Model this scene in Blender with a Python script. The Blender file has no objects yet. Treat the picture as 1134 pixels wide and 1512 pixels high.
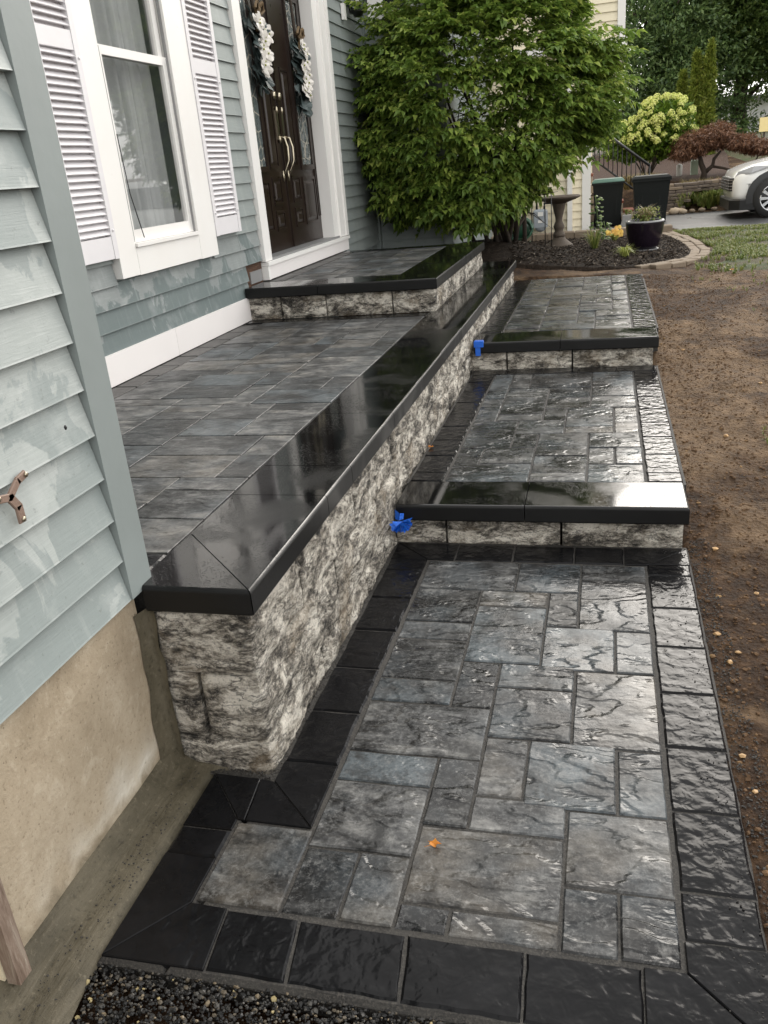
import bpy, math, random
import numpy as np
from mathutils import Vector, Matrix, noise as mnoise
R = math.radians
random.seed(7)
S = bpy.context.scene
C = S.collection

# ------------------------------------------------------------------ camera
cam_d = bpy.data.cameras.new('camera'); cam = bpy.data.objects.new('camera', cam_d); C.objects.link(cam)
yaw, pitch, roll = -0.27374656, -0.38690789, -0.09171472
fw = Vector((math.sin(yaw)*math.cos(pitch), math.cos(yaw)*math.cos(pitch), math.sin(pitch)))
rt = fw.cross(Vector((0, 0, 1))).normalized(); up = rt.cross(fw)
r2 = rt*math.cos(roll) + up*math.sin(roll); u2 = -rt*math.sin(roll) + up*math.cos(roll)
M = Matrix((r2, u2, -fw)).transposed().to_4x4(); M.translation = (0, 0, 1.5)
cam.matrix_world = M
cam_d.sensor_fit = 'VERTICAL'; cam_d.sensor_height = 24; cam_d.sensor_width = 18
cam_d.lens = 1235.87/1512*24
cam_d.clip_start = 0.05; cam_d.clip_end = 600
S.camera = cam

# ------------------------------------------------------------------ sky, sun, exposure
W = bpy.data.worlds.new('World'); S.world = W; W.use_nodes = True
wn = W.node_tree; bg = wn.nodes['Background']
SUN_EL, SUN_AZ = 25, 13      # azimuth clockwise from +Y: veiled sun low ahead, a little to the right
sky = wn.nodes.new('ShaderNodeTexSky'); sky.sky_type = 'NISHITA'; sky.sun_disc = False
sky.sun_elevation = R(SUN_EL); sky.sun_rotation = R(SUN_AZ); sky.dust_density = 3; sky.air_density = 1.2
hs = wn.nodes.new('ShaderNodeHueSaturation'); hs.inputs['Saturation'].default_value = 0.18
wn.links.new(sky.outputs[0], hs.inputs['Color'])
# cloud cover: an even grey-white veil mixed over the clear sky
wm = wn.nodes.new('ShaderNodeMix'); wm.data_type = 'RGBA'; wm.inputs[0].default_value = 0.72
cl = wn.nodes.new('ShaderNodeTexNoise'); cl.inputs['Scale'].default_value = 2.2; cl.inputs['Detail'].default_value = 5
tc = wn.nodes.new('ShaderNodeTexCoord'); wn.links.new(tc.outputs['Generated'], cl.inputs['Vector'])
cr = wn.nodes.new('ShaderNodeValToRGB'); cr.color_ramp.elements[0].position = .3; cr.color_ramp.elements[1].position = .7
cr.color_ramp.elements[0].color = (9.6, 9.7, 9.7, 1); cr.color_ramp.elements[1].color = (15.6, 15.2, 14.6, 1)
wn.links.new(cl.outputs[0], cr.inputs[0])
wn.links.new(hs.outputs[0], wm.inputs[6]); wn.links.new(cr.outputs[0], wm.inputs[7])
wn.links.new(wm.outputs[2], bg.inputs['Color']); bg.inputs['Strength'].default_value = 0.12
sd = bpy.data.lights.new('sun', 'SUN'); sd.energy = 1.35; sd.angle = R(33); sd.color = (1, .93, .84)
sun = bpy.data.objects.new('sun', sd); C.objects.link(sun)
az, el = R(SUN_AZ), R(SUN_EL)
sun.rotation_euler = Vector((math.sin(az)*math.cos(el), math.cos(az)*math.cos(el), math.sin(el))).to_track_quat('Z', 'Y').to_euler()
S.view_settings.view_transform = 'Standard'; S.view_settings.look = 'None'
S.view_settings.gamma = 1; S.view_settings.exposure = 0.8
S.render.engine = 'CYCLES'
S.cycles.max_bounces = 6; S.cycles.transparent_max_bounces = 12

# ------------------------------------------------------------------ helpers
def tag(o, label=None, cat=None, group=None, kind=None):
    if label: o['label'] = label
    if cat: o['category'] = cat
    if group: o['group'] = group
    if kind: o['kind'] = kind
    return o
def empty(name, loc, label=None, cat=None, group=None, kind=None, rz=0):
    o = bpy.data.objects.new(name, None); C.objects.link(o); o.location = loc; o.rotation_euler[2] = rz
    o.empty_display_size = .1
    return tag(o, label, cat, group, kind)
WM = {}
class MB:
    def __init__(s): s.v = []; s.f = []; s.m = []; s.sm = []; s.mi = 0; s.smooth = False
    def face(s, idx): s.f.append(idx); s.m.append(s.mi); s.sm.append(s.smooth)
    def quad(s, a, b, c, d):
        n = len(s.v); s.v += [a, b, c, d]; s.face((n, n+1, n+2, n+3))
    def poly(s, pts):
        n = len(s.v); s.v += list(pts); s.face(tuple(range(n, n+len(pts))))
    def box(s, x0, x1, y0, y1, z0, z1):
        n = len(s.v)
        s.v += [(x0,y0,z0),(x1,y0,z0),(x1,y1,z0),(x0,y1,z0),(x0,y0,z1),(x1,y0,z1),(x1,y1,z1),(x0,y1,z1)]
        for q in ((3,2,1,0),(4,5,6,7),(0,1,5,4),(1,2,6,5),(2,3,7,6),(3,0,4,7)): s.face(tuple(n+i for i in q))
        return s
    def slab(s, pts, z0, z1, b=.003, d=None, bottom=False):
        """prism over a convex polygon (ccw), with its upper rim chamfered"""
        d = b if d is None else d
        k = len(pts); P = [Vector((p[0], p[1])) for p in pts]; ins = []
        for i in range(k):
            a, p, c = P[i-1], P[i], P[(i+1) % k]
            e1 = (p-a).normalized(); e2 = (c-p).normalized()
            n1 = Vector((-e1.y, e1.x)); n2 = Vector((-e2.y, e2.x)); m = n1+n2
            ins.append(p + m*(b/max(.35, 1+n1.dot(n2))))
        n = len(s.v)
        s.v += [(p.x, p.y, z0) for p in P] + [(p.x, p.y, z1-d) for p in P] + [(p.x, p.y, z1) for p in ins]
        for i in range(k):
            j = (i+1) % k
            s.face((n+i, n+j, n+k+j, n+k+i)); s.face((n+k+i, n+k+j, n+2*k+j, n+2*k+i))
        s.face(tuple(range(n+2*k, n+3*k)))
        if bottom: s.face(tuple(reversed(range(n, n+k))))
        return s
    def lathe(s, prof, seg=20, c=(0, 0, 0), cap=True):
        n = len(s.v); k = len(prof)
        for r, z in prof:
            for i in range(seg):
                a = 2*math.pi*i/seg; s.v.append((c[0]+r*math.cos(a), c[1]+r*math.sin(a), c[2]+z))
        o = s.smooth; s.smooth = True
        for j in range(k-1):
            for i in range(seg):
                i2 = (i+1) % seg; s.face((n+j*seg+i, n+j*seg+i2, n+(j+1)*seg+i2, n+(j+1)*seg+i))
        s.smooth = o
        if cap:
            s.face(tuple(reversed(range(n, n+seg)))); s.face(tuple(range(n+(k-1)*seg, n+k*seg)))
        return s
    def tube(s, pts, r, seg=6, cap=True):
        P = [Vector(p) for p in pts]; rs = r if isinstance(r, (list, tuple)) else [r]*len(P)
        n = len(s.v); ref = Vector((0, 0, 1))
        for i, p in enumerate(P):
            t = (P[min(i+1, len(P)-1)] - P[max(i-1, 0)])
            t = t.normalized() if t.length > 1e-9 else Vector((0, 0, 1))
            rf = ref if abs(t.dot(ref)) < .95 else Vector((1, 0, 0))
            a = t.cross(rf).normalized(); b = t.cross(a)
            for k in range(seg):
                w = 2*math.pi*k/seg; q = p + (a*math.cos(w)+b*math.sin(w))*rs[i]; s.v.append(tuple(q))
        o = s.smooth; s.smooth = True
        for j in range(len(P)-1):
            for i in range(seg):
                i2 = (i+1) % seg; s.face((n+j*seg+i, n+(j+1)*seg+i, n+(j+1)*seg+i2, n+j*seg+i2))
        s.smooth = o
        if cap: s.face(tuple(range(n, n+seg))); s.face(tuple(reversed(range(n+(len(P)-1)*seg, n+len(P)*seg))))
        return s
    def blob(s, c, r, seg=8, rings=5, jit=0):
        prof = []
        n = len(s.v)
        for j in range(rings+1):
            ph = math.pi*j/rings
            for i in range(seg):
                a = 2*math.pi*i/seg; q = 1+random.uniform(-jit, jit)
                s.v.append((c[0]+r[0]*math.sin(ph)*math.cos(a)*q, c[1]+r[1]*math.sin(ph)*math.sin(a)*q, c[2]-r[2]*math.cos(ph)*q))
        o = s.smooth; s.smooth = True
        for j in range(rings):
            for i in range(seg):
                i2 = (i+1) % seg; s.face((n+j*seg+i, n+j*seg+i2, n+(j+1)*seg+i2, n+(j+1)*seg+i))
        s.smooth = o
        return s
    def mesh(s, name, mats):
        me = bpy.data.meshes.new(name); me.from_pydata([tuple(v) for v in s.v], [], s.f)
        for m in (mats if isinstance(mats, (list, tuple)) else [mats]): me.materials.append(m)
        me.polygons.foreach_set('material_index', s.m); me.polygons.foreach_set('use_smooth', s.sm); me.update()
        return me
    def build(s, name, mats, parent=None, origin=None, **k):
        """link as one object; vertices are given in world metres and re-based on origin"""
        if origin is None:
            A = np.array([tuple(v) for v in s.v]); lo, hi = A.min(0), A.max(0)
            origin = ((lo[0]+hi[0])/2, (lo[1]+hi[1])/2, lo[2])
        origin = Vector(origin); s.v = [Vector(v)-origin for v in s.v]
        me = s.mesh(name, mats); o = bpy.data.objects.new(name, me); C.objects.link(o)
        setpar(o, parent, origin)
        return tag(o, **k)
def wpos(p):
    v = Vector((0, 0, 0))
    return WM[p.name]
def setpar(o, parent, origin):
    """all transforms are pure translations in world metres; Empties that rotate are placed with local parts"""
    o.parent = parent
    base = WM.get(parent.name, Vector(parent.location)) if parent else Vector((0, 0, 0))
    o.location = Vector(origin) - base
    WM[o.name] = Vector(origin)
def inst(name, me, parent, origin, rot=(0, 0, 0), scale=(1, 1, 1), **k):
    o = bpy.data.objects.new(name, me); C.objects.link(o); setpar(o, parent, origin)
    o.rotation_euler = rot; o.scale = scale
    return tag(o, **k)

# ------------------------------------------------------------------ material helper
class NT:
    def __init__(s, name):
        s.mat = bpy.data.materials.new(name); s.mat.use_nodes = True; s.t = s.mat.node_tree
        s.b = s.t.nodes['Principled BSDF']; s.out = s.t.nodes['Material Output']
    def n(s, ty, **k):
        nd = s.t.nodes.new(ty)
        for a, b in k.items(): setattr(nd, a, b)
        return nd
    def lk(s, a, b): s.t.links.new(a, b)
    def put(s, sock, v):
        if hasattr(v, 'is_linked') or isinstance(v, bpy.types.NodeSocket): s.lk(v, sock)
        elif isinstance(v, (int, float)): sock.default_value = v
        else: sock.default_value = tuple(v) + ((1,) if len(v) == 3 and sock.type == 'RGBA' else ())
    def coord(s, kind='Object', rnd=True, scale=(1, 1, 1)):
        if kind == 'World': v = s.n('ShaderNodeNewGeometry').outputs['Position']
        else: v = s.n('ShaderNodeTexCoord').outputs[kind]
        if rnd:
            oi = s.n('ShaderNodeObjectInfo'); m = s.n('ShaderNodeVectorMath', operation='SCALE')
            m.inputs[0].default_value = (37, 91, 53); s.lk(oi.outputs['Random'], m.inputs['Scale'])
            a = s.n('ShaderNodeVectorMath', operation='ADD'); s.lk(v, a.inputs[0]); s.lk(m.outputs[0], a.inputs[1]); v = a.outputs[0]
        if scale != (1, 1, 1):
            mm = s.n('ShaderNodeVectorMath', operation='MULTIPLY'); s.lk(v, mm.inputs[0]); mm.inputs[1].default_value = scale; v = mm.outputs[0]
        return v
    def noise(s, v, scale=5, detail=4, rough=.55, dist=0):
        nd = s.n('ShaderNodeTexNoise'); s.lk(v, nd.inputs['Vector'])
        nd.inputs['Scale'].default_value = scale; nd.inputs['Detail'].default_value = detail
        nd.inputs['Roughness'].default_value = rough; nd.inputs['Distortion'].default_value = dist
        return nd.outputs[0]
    def vor(s, v, scale=5, feat='F1', out='Distance'):
        nd = s.n('ShaderNodeTexVoronoi', feature=feat); s.lk(v, nd.inputs['Vector']); nd.inputs['Scale'].default_value = scale
        return nd.outputs[out]
    def ramp(s, f, stops, interp='LINEAR'):
        nd = s.n('ShaderNodeValToRGB'); s.put(nd.inputs[0], f); cr = nd.color_ramp; cr.interpolation = interp
        while len(cr.elements) < len(stops): cr.elements.new(.5)
        for e, (p, c) in zip(cr.elements, stops):
            e.position = p; e.color = (c, c, c, 1) if isinstance(c, (int, float)) else (*c, 1)
        return nd.outputs[0]
    def mix(s, f, a, b, mode='MIX'):
        nd = s.n('ShaderNodeMix', data_type='RGBA', blend_type=mode); s.put(nd.inputs[0], f)
        s.put(nd.inputs[6], a); s.put(nd.inputs[7], b); return nd.outputs[2]
    def math(s, op, a, b=0, clamp=False):
        nd = s.n('ShaderNodeMath', operation=op, use_clamp=clamp); s.put(nd.inputs[0], a); s.put(nd.inputs[1], b); return nd.outputs[0]
    def rnd(s): return s.n('ShaderNodeObjectInfo').outputs['Random']
    def sep(s, v, i):
        nd = s.n('ShaderNodeSeparateXYZ'); s.lk(v, nd.inputs[0]); return nd.outputs[i]
    def bump(s, h, strength=.5, dist=.01, nrm=None):
        nd = s.n('ShaderNodeBump'); s.put(nd.inputs['Height'], h); nd.inputs['Strength'].default_value = strength
        nd.inputs['Distance'].default_value = dist
        if nrm is not None: s.lk(nrm, nd.inputs['Normal'])
        return nd.outputs[0]
    def fin(s, col, rough=.6, nrm=None, **k):
        s.put(s.b.inputs['Base Color'], col); s.put(s.b.inputs['Roughness'], rough)
        if nrm is not None: s.lk(nrm, s.b.inputs['Normal'])
        for a, v in k.items(): s.put(s.b.inputs[a.replace('_', ' ')], v)
        return s.mat
def flat(name, col, rough=.6, var=.12, scale=9, bump=.15, bd=.003, **k):
    t = NT(name); v = t.coord(); n = t.noise(v, scale, 5)
    c = t.mix(n, [x*(1-var) for x in col], [min(1, x*(1+var)) for x in col])
    n2 = t.noise(v, scale*6, 3)
    return t.fin(c, t.math('ADD', t.math('MULTIPLY', n, .16), rough-.08), t.bump(n2, bump, bd), **k)

def paver_mat(name, stops, wet=1.0, relief=1.0, blue=.25):
    """cast slate-face paver: terraced cleft, blotches of several greys, film of rain water"""
    t = NT(name); v = t.coord(); r = t.rnd()
    a = t.noise(v, 7, 6, .62, .9)
    st = t.coord(scale=(1.0, 3.2, 1.0)); b = t.noise(st, 4.5, 5, .6, 1.4)
    tone = t.math('ADD', t.math('ADD', t.math('MULTIPLY', b, 1.0), -.14), t.math('MULTIPLY', t.math('SUBTRACT', r, .5), .30))
    tone = t.math('ADD', tone, t.math('MULTIPLY', t.math('SUBTRACT', a, .5), 1.0))
    col = t.ramp(tone, stops)
    bl = t.math('MULTIPLY', t.ramp(t.noise(v, 3.1, 3), [(.5, 0), (.62, 1)]), blue)
    col = t.mix(bl, col, (.105, .125, .14))
    col = t.mix(t.math('MULTIPLY', t.ramp(r, [(.60, 0), (.62, 1), (.80, 1), (.82, 0)]), t.ramp(t.noise(v, 5, 3), [(.42, .0), (.6, .38)])), col, (.15, .128, .10))
    col = t.mix(t.math('MULTIPLY', t.ramp(r, [(.12, 0), (.14, 1), (.30, 1), (.32, 0)]), t.ramp(t.noise(v, 4, 3), [(.42, .0), (.6, .5)])), col, (.13, .155, .17))
    sp = t.noise(v, 75, 6, .8); col = t.mix(t.ramp(sp, [(.50, 0), (.68, .5)]), col, (.21, .21, .205)); col = t.mix(t.ramp(sp, [(.34, .6), (.46, 0)]), col, (.012, .012, .012))
    # terraced cleft
    cv = t.coord(scale=(1.0, 1.8, 1.0)); h0 = t.noise(cv, 3.6, 4.5, .5, .25)
    m = t.math('MULTIPLY', h0, 8); fl = t.math('FLOOR', m); fr = t.math('FRACT', m)
    ss = t.n('ShaderNodeMapRange', interpolation_type='SMOOTHSTEP'); t.lk(fr, ss.inputs[0]); ss.inputs[1].default_value = .6; ss.inputs[2].default_value = 1.0
    cl_ = t.noise(v, 12, 8, .75, .3); col = t.mix(t.ramp(cl_, [(.36, .8), (.49, 0)]), col, (.014, .014, .014)); col = t.mix(t.ramp(cl_, [(.57, 0), (.70, .5)]), col, (.24, .235, .225))
    h = t.math('ADD', fl, ss.outputs[0]); h = t.math('ADD', h, t.math('MULTIPLY', t.noise(v, 20, 4), .5))
    nr = t.bump(t.noise(cv, 9, 3, .5, .3), .35*relief, .008); nr = t.bump(h, .6*relief, .0045, nr); nr = t.bump(sp, .15, .001, nr)
    film = t.ramp(t.noise(v, 4.2, 3, .5, .4), [(.36, 0), (.6, 1)])
    ro = t.math('ADD', t.math('MULTIPLY', t.math('SUBTRACT', 1, film), .22), .10 if wet > .5 else .24)
    ro = t.math('ADD', ro, t.math('MULTIPLY', sp, .12))
    return t.fin(col, ro, nr, IOR=1.36, Specular_IOR_Level=.5)
GREY = [(.26, (.006, .006, .0065)), (.38, (.020, .020, .020)), (.49, (.052, .052, .052)), (.60, (.098, .097, .094)), (.72, (.17, .168, .16)), (.86, (.33, .32, .30))]
M_PAVER = paver_mat('slate_paver', GREY)
M_PAVER_D = paver_mat('slate_paver_porch', [(.24, (.020, .020, .020)), (.38, (.05, .05, .05)), (.5, (.095, .095, .093)), (.62, (.15, .145, .137)), (.8, (.28, .265, .235))], wet=.3, relief=.6, blue=.22)

def border_mat(name, col, rough, relief):
    t = NT(name); v = t.coord(); n = t.noise(v, 24, 2.5, .45, .3); n2 = t.noise(v, 90, 4, .7); n3 = t.noise(v, 5, 5, .6, 1.)
    c = t.mix(t.ramp(n3, [(.35, 0), (.8, 1)]), col, [x*2.2+.002 for x in col]); c = t.mix(t.ramp(n2, [(.70, 0), (.78, .3)]), c, (.09, .09, .085))
    nr = t.bump(n, relief, .012); nr = t.bump(n2, .1, .001, nr)
    return t.fin(c, t.math('ADD', t.math('MULTIPLY', n2, .14), rough-.07), nr, IOR=1.36, Specular_IOR_Level=.2)
M_BORDER = border_mat('charcoal_border', (.0045, .0045, .005), .15, .42)
M_BORDER_L = border_mat('grey_border', (.06, .058, .056), .45, .25)

t = NT('black_capstone'); v = t.coord(rnd=True); wv = t.coord('World', False)
n = t.noise(wv, 2.6, 3, .5, .5); n2 = t.noise(v, 120, 3, .7); n3 = t.noise(v, 9, 4)
film = t.ramp(n, [(.36, 0), (.47, 1)])
ro = t.math('ADD', t.math('MULTIPLY', t.math('SUBTRACT', 1, film), .2), .04)
ro = t.math('ADD', ro, t.math('MULTIPLY', n3, .02))
bd = t.ramp(t.vor(v, 150), [(0, 1), (.22, .7), (.34, 0)]); bm = t.ramp(t.noise(wv, 5, 4, .6), [(.42, 0), (.55, 1)]); bead = t.math('MULTIPLY', bd, bm)
gn = t.sep(t.n('ShaderNodeNewGeometry').outputs['Normal'], 2); side = t.ramp(gn, [(.75, 1), (.97, 0)]); ro = t.math('ADD', t.math('MULTIPLY', side, .38), ro)
M_CAP = t.fin(t.mix(n3, (.0035, .0035, .0036), (.007, .007, .007)), ro, t.bump(bead, .35, .0012, t.bump(t.math('ADD', n2, t.math('MULTIPLY', n3, 1.5)), .05, .001)), IOR=1.38, Specular_IOR_Level=.5)

t = NT('split_face_block'); v = t.coord('World', False); vr = t.coord()
sv = t.coord('World', False, (1, 1, 2.3)); a = t.noise(sv, 6.0, 10, .74, .6); b = t.noise(sv, 34, 8, .8, .4); g = t.noise(v, 130, 3, .7)
tone = t.math('ADD', t.math('MULTIPLY', a, .68), t.math('MULTIPLY', b, .44))
col = t.ramp(tone, [(.445, (.008, .007, .006)), (.485, (.04, .034, .028)), (.525, (.19, .17, .14)), (.565, (.42, .38, .32)), (.62, (.80, .75, .66))])
tan = t.ramp(t.noise(v, 5, 4, .6, .6), [(.54, 0), (.68, .55)]); col = t.mix(tan, col, (.25, .19, .12), 'MIX')
col = t.mix(t.ramp(g, [(.58, 0), (.72, .6)]), col, (.55, .53, .5)); col = t.mix(t.ramp(g, [(.3, .6), (.42, 0)]), col, (.03, .028, .025))
rd = t.ramp(t.math('ABSOLUTE', t.math('SUBTRACT', t.noise(sv, 3.4, 8, .68, .3), .5)), [(0, .8), (.008, .5), (.02, 0)]); col = t.mix(rd, col, (.012, .010, .008)); a = t.math('SUBTRACT', a, t.math('MULTIPLY', rd, .12))
M_BLOCK = t.fin(col, .7, t.bump(t.math('ADD', t.math('MULTIPLY', a, 1.2), t.math('ADD', t.math('MULTIPLY', b, 1.6), t.math('MULTIPLY', g, .4))), 1, .011))

def siding_mat(name, base, dark, light, zlo=None):
    t = NT(name); v = t.coord('World', False); r = t.rnd()
    gr = t.noise(t.coord('Object', True, (1, 1.2, 22)), 6, 5, .6, .8); cl = t.noise(v, 2.4, 4, .6); fn = t.noise(v, 55, 3)
    c = t.mix(t.ramp(cl, [(.3, 0), (.7, 1)]), dark, base); c = t.mix(t.ramp(gr, [(.5, 0), (.8, .35)]), c, light)
    c = t.mix(t.math('MULTIPLY', r, .16), c, dark)
    if zlo:      # damp stains with ragged tops on the lower boards
        z = t.sep(v, 2); nz = t.noise(t.coord('World', False, (1, 1, .8)), 3.6, 6, .6, .5)
        zf = t.n('ShaderNodeMapRange'); t.lk(z, zf.inputs[0]); zf.inputs[1].default_value = zlo[0]; zf.inputs[2].default_value = zlo[1]
        zf.inputs[3].default_value = .12; zf.inputs[4].default_value = -.07
        m = t.ramp(t.math('ADD', nz, zf.outputs[0]), [(.50, 0), (.518, 1)])
        c = t.mix(t.math('MULTIPLY', m, .8), c, zlo[2])
        bz = t.noise(v, 5.5, 5, .6); c = t.mix(t.math('MULTIPLY', t.ramp(bz, [(.56, 0), (.68, 1)]), .3), c, light)
    stk = t.noise(t.coord('World', False, (1, 9, .9)), 2.2, 5, .6); c = t.mix(t.ramp(stk, [(.52, 0), (.72, .4)]), c, dark); c = t.mix(t.ramp(stk, [(.3, .25), (.42, 0)]), c, light)
    c = t.mix(t.ramp(fn, [(.66, 0), (.74, .4)]), c, (.12, .13, .12))
    return t.fin(c, .55, t.bump(t.math('ADD', gr, t.math('MULTIPLY', fn, .4)), .22, .004))
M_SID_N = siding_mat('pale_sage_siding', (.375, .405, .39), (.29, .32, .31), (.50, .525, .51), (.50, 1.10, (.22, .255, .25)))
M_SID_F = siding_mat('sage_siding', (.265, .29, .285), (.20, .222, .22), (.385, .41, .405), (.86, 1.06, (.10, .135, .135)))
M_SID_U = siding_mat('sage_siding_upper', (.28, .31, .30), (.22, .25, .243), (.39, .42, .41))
M_CORNER = flat('corner_board_paint', (.22, .25, .245), .55, .13, 4, .2)
t = NT('white_trim'); v = t.coord('World', False); n = t.noise(v, 3, 4); n2 = t.noise(v, 22, 5, .7)
c = t.mix(n, (.80, .775, .74), (.86, .85, .83)); c = t.mix(t.ramp(n2, [(.68, 0), (.74, .45)]), c, (.55, .47, .36))
M_WHITE = t.fin(c, .42, t.bump(n2, .12, .002))
M_TRIMB = flat('pvc_trim_board', (.80, .765, .75), .5, .04, 4, .08)
M_SHUT = flat('shutter_vinyl', (.74, .72, .735), .45, .06, 8, .2, .0015)
M_DOOR = flat('dark_brown_door', (.017, .0095, .0065), .3, .35, 5, .08, .002)
M_BRASS = flat('satin_nickel', (.42, .37, .28), .3, .08, 20, .05, Metallic=1.0)
M_BLACK = flat('black_metal', (.012, .012, .013), .35, .2, 10)
M_GREYSILL = flat('grey_sill', (.22, .22, .22), .4, .1, 8)
t = NT('sheathing_wood'); v = t.coord('World', False, (1, 1, 6)); n = t.noise(v, 9, 6, .7, 1)
M_ROT = t.fin(t.ramp(n, [(.3, (.02, .010, .006)), (.55, (.085, .04, .02)), (.8, (.2, .13, .08))]), .85, t.bump(n, .8, .01))

t = NT('foundation_concrete'); v = t.coord('World', False); a = t.noise(v, 3.2, 6, .62, .4); b = t.noise(v, 14, 6, .7, .3); g = t.noise(v, 90, 3, .7)
c = t.ramp(a, [(.3, (.27, .215, .145)), (.5, (.36, .295, .21)), (.7, (.44, .37, .275))])
c = t.mix(t.ramp(b, [(.3, .45), (.45, 0)]), c, (.22, .165, .105)); c = t.mix(t.ramp(b, [(.62, 0), (.75, .4)]), c, (.5, .44, .35))
c = t.mix(t.ramp(g, [(.30, .6), (.42, 0)]), c, (.16, .12, .075)); c = t.mix(t.ramp(g, [(.58, 0), (.72, .3)]), c, (.50, .44, .35))
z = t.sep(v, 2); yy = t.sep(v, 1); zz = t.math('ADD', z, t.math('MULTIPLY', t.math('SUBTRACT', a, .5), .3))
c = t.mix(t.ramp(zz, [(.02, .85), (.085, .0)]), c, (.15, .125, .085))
eff = t.math('MULTIPLY', t.ramp(zz, [(.05, 0), (.10, 1), (.12, .7), (.2, 0)]), t.ramp(t.noise(v, 2.6, 2), [(.5, 0), (.62, 1)])); c = t.mix(eff, c, (.62, .58, .5))
po_ = t.ramp(t.vor(t.coord('World', False, (1, 1, 1)), 34), [(0, 0), (.10, 1)]); c = t.mix(po_, t.mix(.6, c, (.1, .07, .045)), c)
st_ = t.noise(v, 1.6, 7, .7, 1.2); c = t.mix(t.ramp(st_, [(.5, 0), (.66, .5)]), c, (.21, .16, .105)); c = t.mix(t.ramp(b, [(.56, 0), (.62, .3)]), c, (.50, .43, .33))
M_FOUND = t.fin(c, .8, t.bump(t.math('ADD', t.math('ADD', b, po_), t.math('MULTIPLY', g, .6)), .45, .006))
t = NT('wet_mortar'); v = t.coord('World', False); a = t.noise(v, 5, 5, .6); g = t.noise(v, 70, 4, .7)
c = t.ramp(a, [(.3, (.045, .038, .023)), (.5, (.075, .064, .042)), (.75, (.115, .098, .066))]); c = t.mix(t.ramp(g, [(.32, .7), (.44, 0)]), c, (.03, .025, .016)); c = t.mix(t.ramp(g, [(.58, 0), (.70, .5)]), c, (.18, .155, .11))
tw = t.noise(t.coord('World', False, (9, 1.2, 3)), 5, 5, .65, .5); c = t.mix(t.ramp(tw, [(.5, 0), (.75, .5)]), c, (.14, .12, .085)); M_MORTAR = t.fin(c, .6, t.bump(t.math('ADD', tw, t.math('MULTIPLY', g, .3)), .7, .008), Specular_IOR_Level=.3)

def soil_mat(name, near=True):
    t = NT(name); v = t.coord('World', False); a = t.noise(v, 1.3, 6, .65, .3); b = t.noise(v, 11, 8, .72, .3); g = t.noise(v, 65, 5, .75); vo = t.vor(v, 55)
    c = t.ramp(b, [(.3, (.012, .006, .003)), (.5, (.046, .025, .013)), (.68, (.11, .063, .033))])
    # dry, paler swathe of topsoil
    dry = t.ramp(t.math('ADD', a, t.math('MULTIPLY', t.ramp(t.math('MULTIPLY', t.sep(v, 1), .1), [(.22, 0), (.36, 1), (.62, 1), (.75, .3)]), .13)), [(.53, 0), (.64, 1)])
    c = t.mix(t.math('MULTIPLY', dry, .85), c, t.ramp(b, [(.3, (.072, .044, .025)), (.55, (.18, .118, .068)), (.75, (.31, .215, .135))]))
    c = t.mix(t.ramp(vo, [(.0, .75), (.12, 0)]), c, (.26, .18, .10)) if near else c
    c = t.mix(t.ramp(g, [(.68, 0), (.76, .6)]), c, (.33, .24, .15)); c = t.mix(t.ramp(g, [(.28, .7), (.4, 0)]), c, (.01, .007, .004))
    h = t.math('ADD', t.math('MULTIPLY', b, 2.), t.math('ADD', g, t.math('MULTIPLY', vo, .8)))
    return t.fin(c, t.math('ADD', t.math('MULTIPLY', b, .3), .62), t.bump(h, 1, .014), Specular_IOR_Level=.15)
M_SOIL = soil_mat('soil')
t = NT('joint_sand'); v = t.coord('World', False); g = t.noise(v, 170, 4, .8); b = t.noise(v, 9, 4)
c = t.ramp(g, [(.3, (.006, .0055, .005)), (.5, (.022, .020, .018)), (.72, (.095, .085, .073))]); c = t.mix(t.ramp(b, [(.4, 0), (.7, .6)]), c, (.05, .046, .04))
M_SAND = t.fin(c, .75, t.bump(g, .8, .004))
t = NT('mulch'); v = t.coord('World', False); b = t.noise(v, 30, 6, .75, 1.2); a = t.noise(v, 2.2, 4)
c = t.ramp(b, [(.32, (.004, .003, .002)), (.5, (.022, .015, .010)), (.66, (.06, .043, .031)), (.8, (.12, .09, .07))]); M_MULCH = t.fin(c, .85, t.bump(b, 1, .03), Specular_IOR_Level=.15)
t = NT('lawn_soil'); v = t.coord('World', False); b = t.noise(v, 3, 6, .7); g = t.noise(v, 40, 4, .8)
c = t.ramp(b, [(.38, (.085, .058, .032)), (.48, (.11, .09, .045)), (.56, (.07, .085, .028)), (.68, (.05, .08, .02))]); c = t.mix(t.ramp(g, [(.4, .6), (.6, 0)]), c, (.03, .045, .012))
M_LAWN = t.fin(c, .9, t.bump(g, 1, .03))
t = NT('asphalt'); v = t.coord('World', False); g = t.noise(v, 60, 5, .8); b = t.noise(v, 1.1, 5, .65)
c = t.ramp(g, [(.3, (.022, .023, .024)), (.7, (.06, .061, .063))]); c = t.mix(t.ramp(b, [(.42, .45), (.6, 0)]), c, (.035, .035, .037))
M_ASPH = t.fin(c, t.math('ADD', t.math('MULTIPLY', b, .4), .25), t.bump(g, .5, .006))
M_CONC = flat('pale_concrete', (.42, .34, .25), .8, .15, 3, .3)
M_CREAM = flat('cream_siding', (.78, .70, .52), .55, .04, 2, .1)
M_CWHITE = flat('cream_house_trim', (.80, .78, .74), .5, .04, 3, .1)
M_BRICK = flat('red_brick', (.22, .075, .045), .85, .3, 14, .4)
M_TANBLK = flat('tan_block', (.20, .155, .11), .85, .22, 8, .6, .008)
M_STONE = flat('field_stone', (.12, .095, .075), .85, .45, 6, .7, .02)
M_PEBBLE = flat('tan_pebble', (.42, .26, .12), .6, .3, 20, .5)
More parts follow.
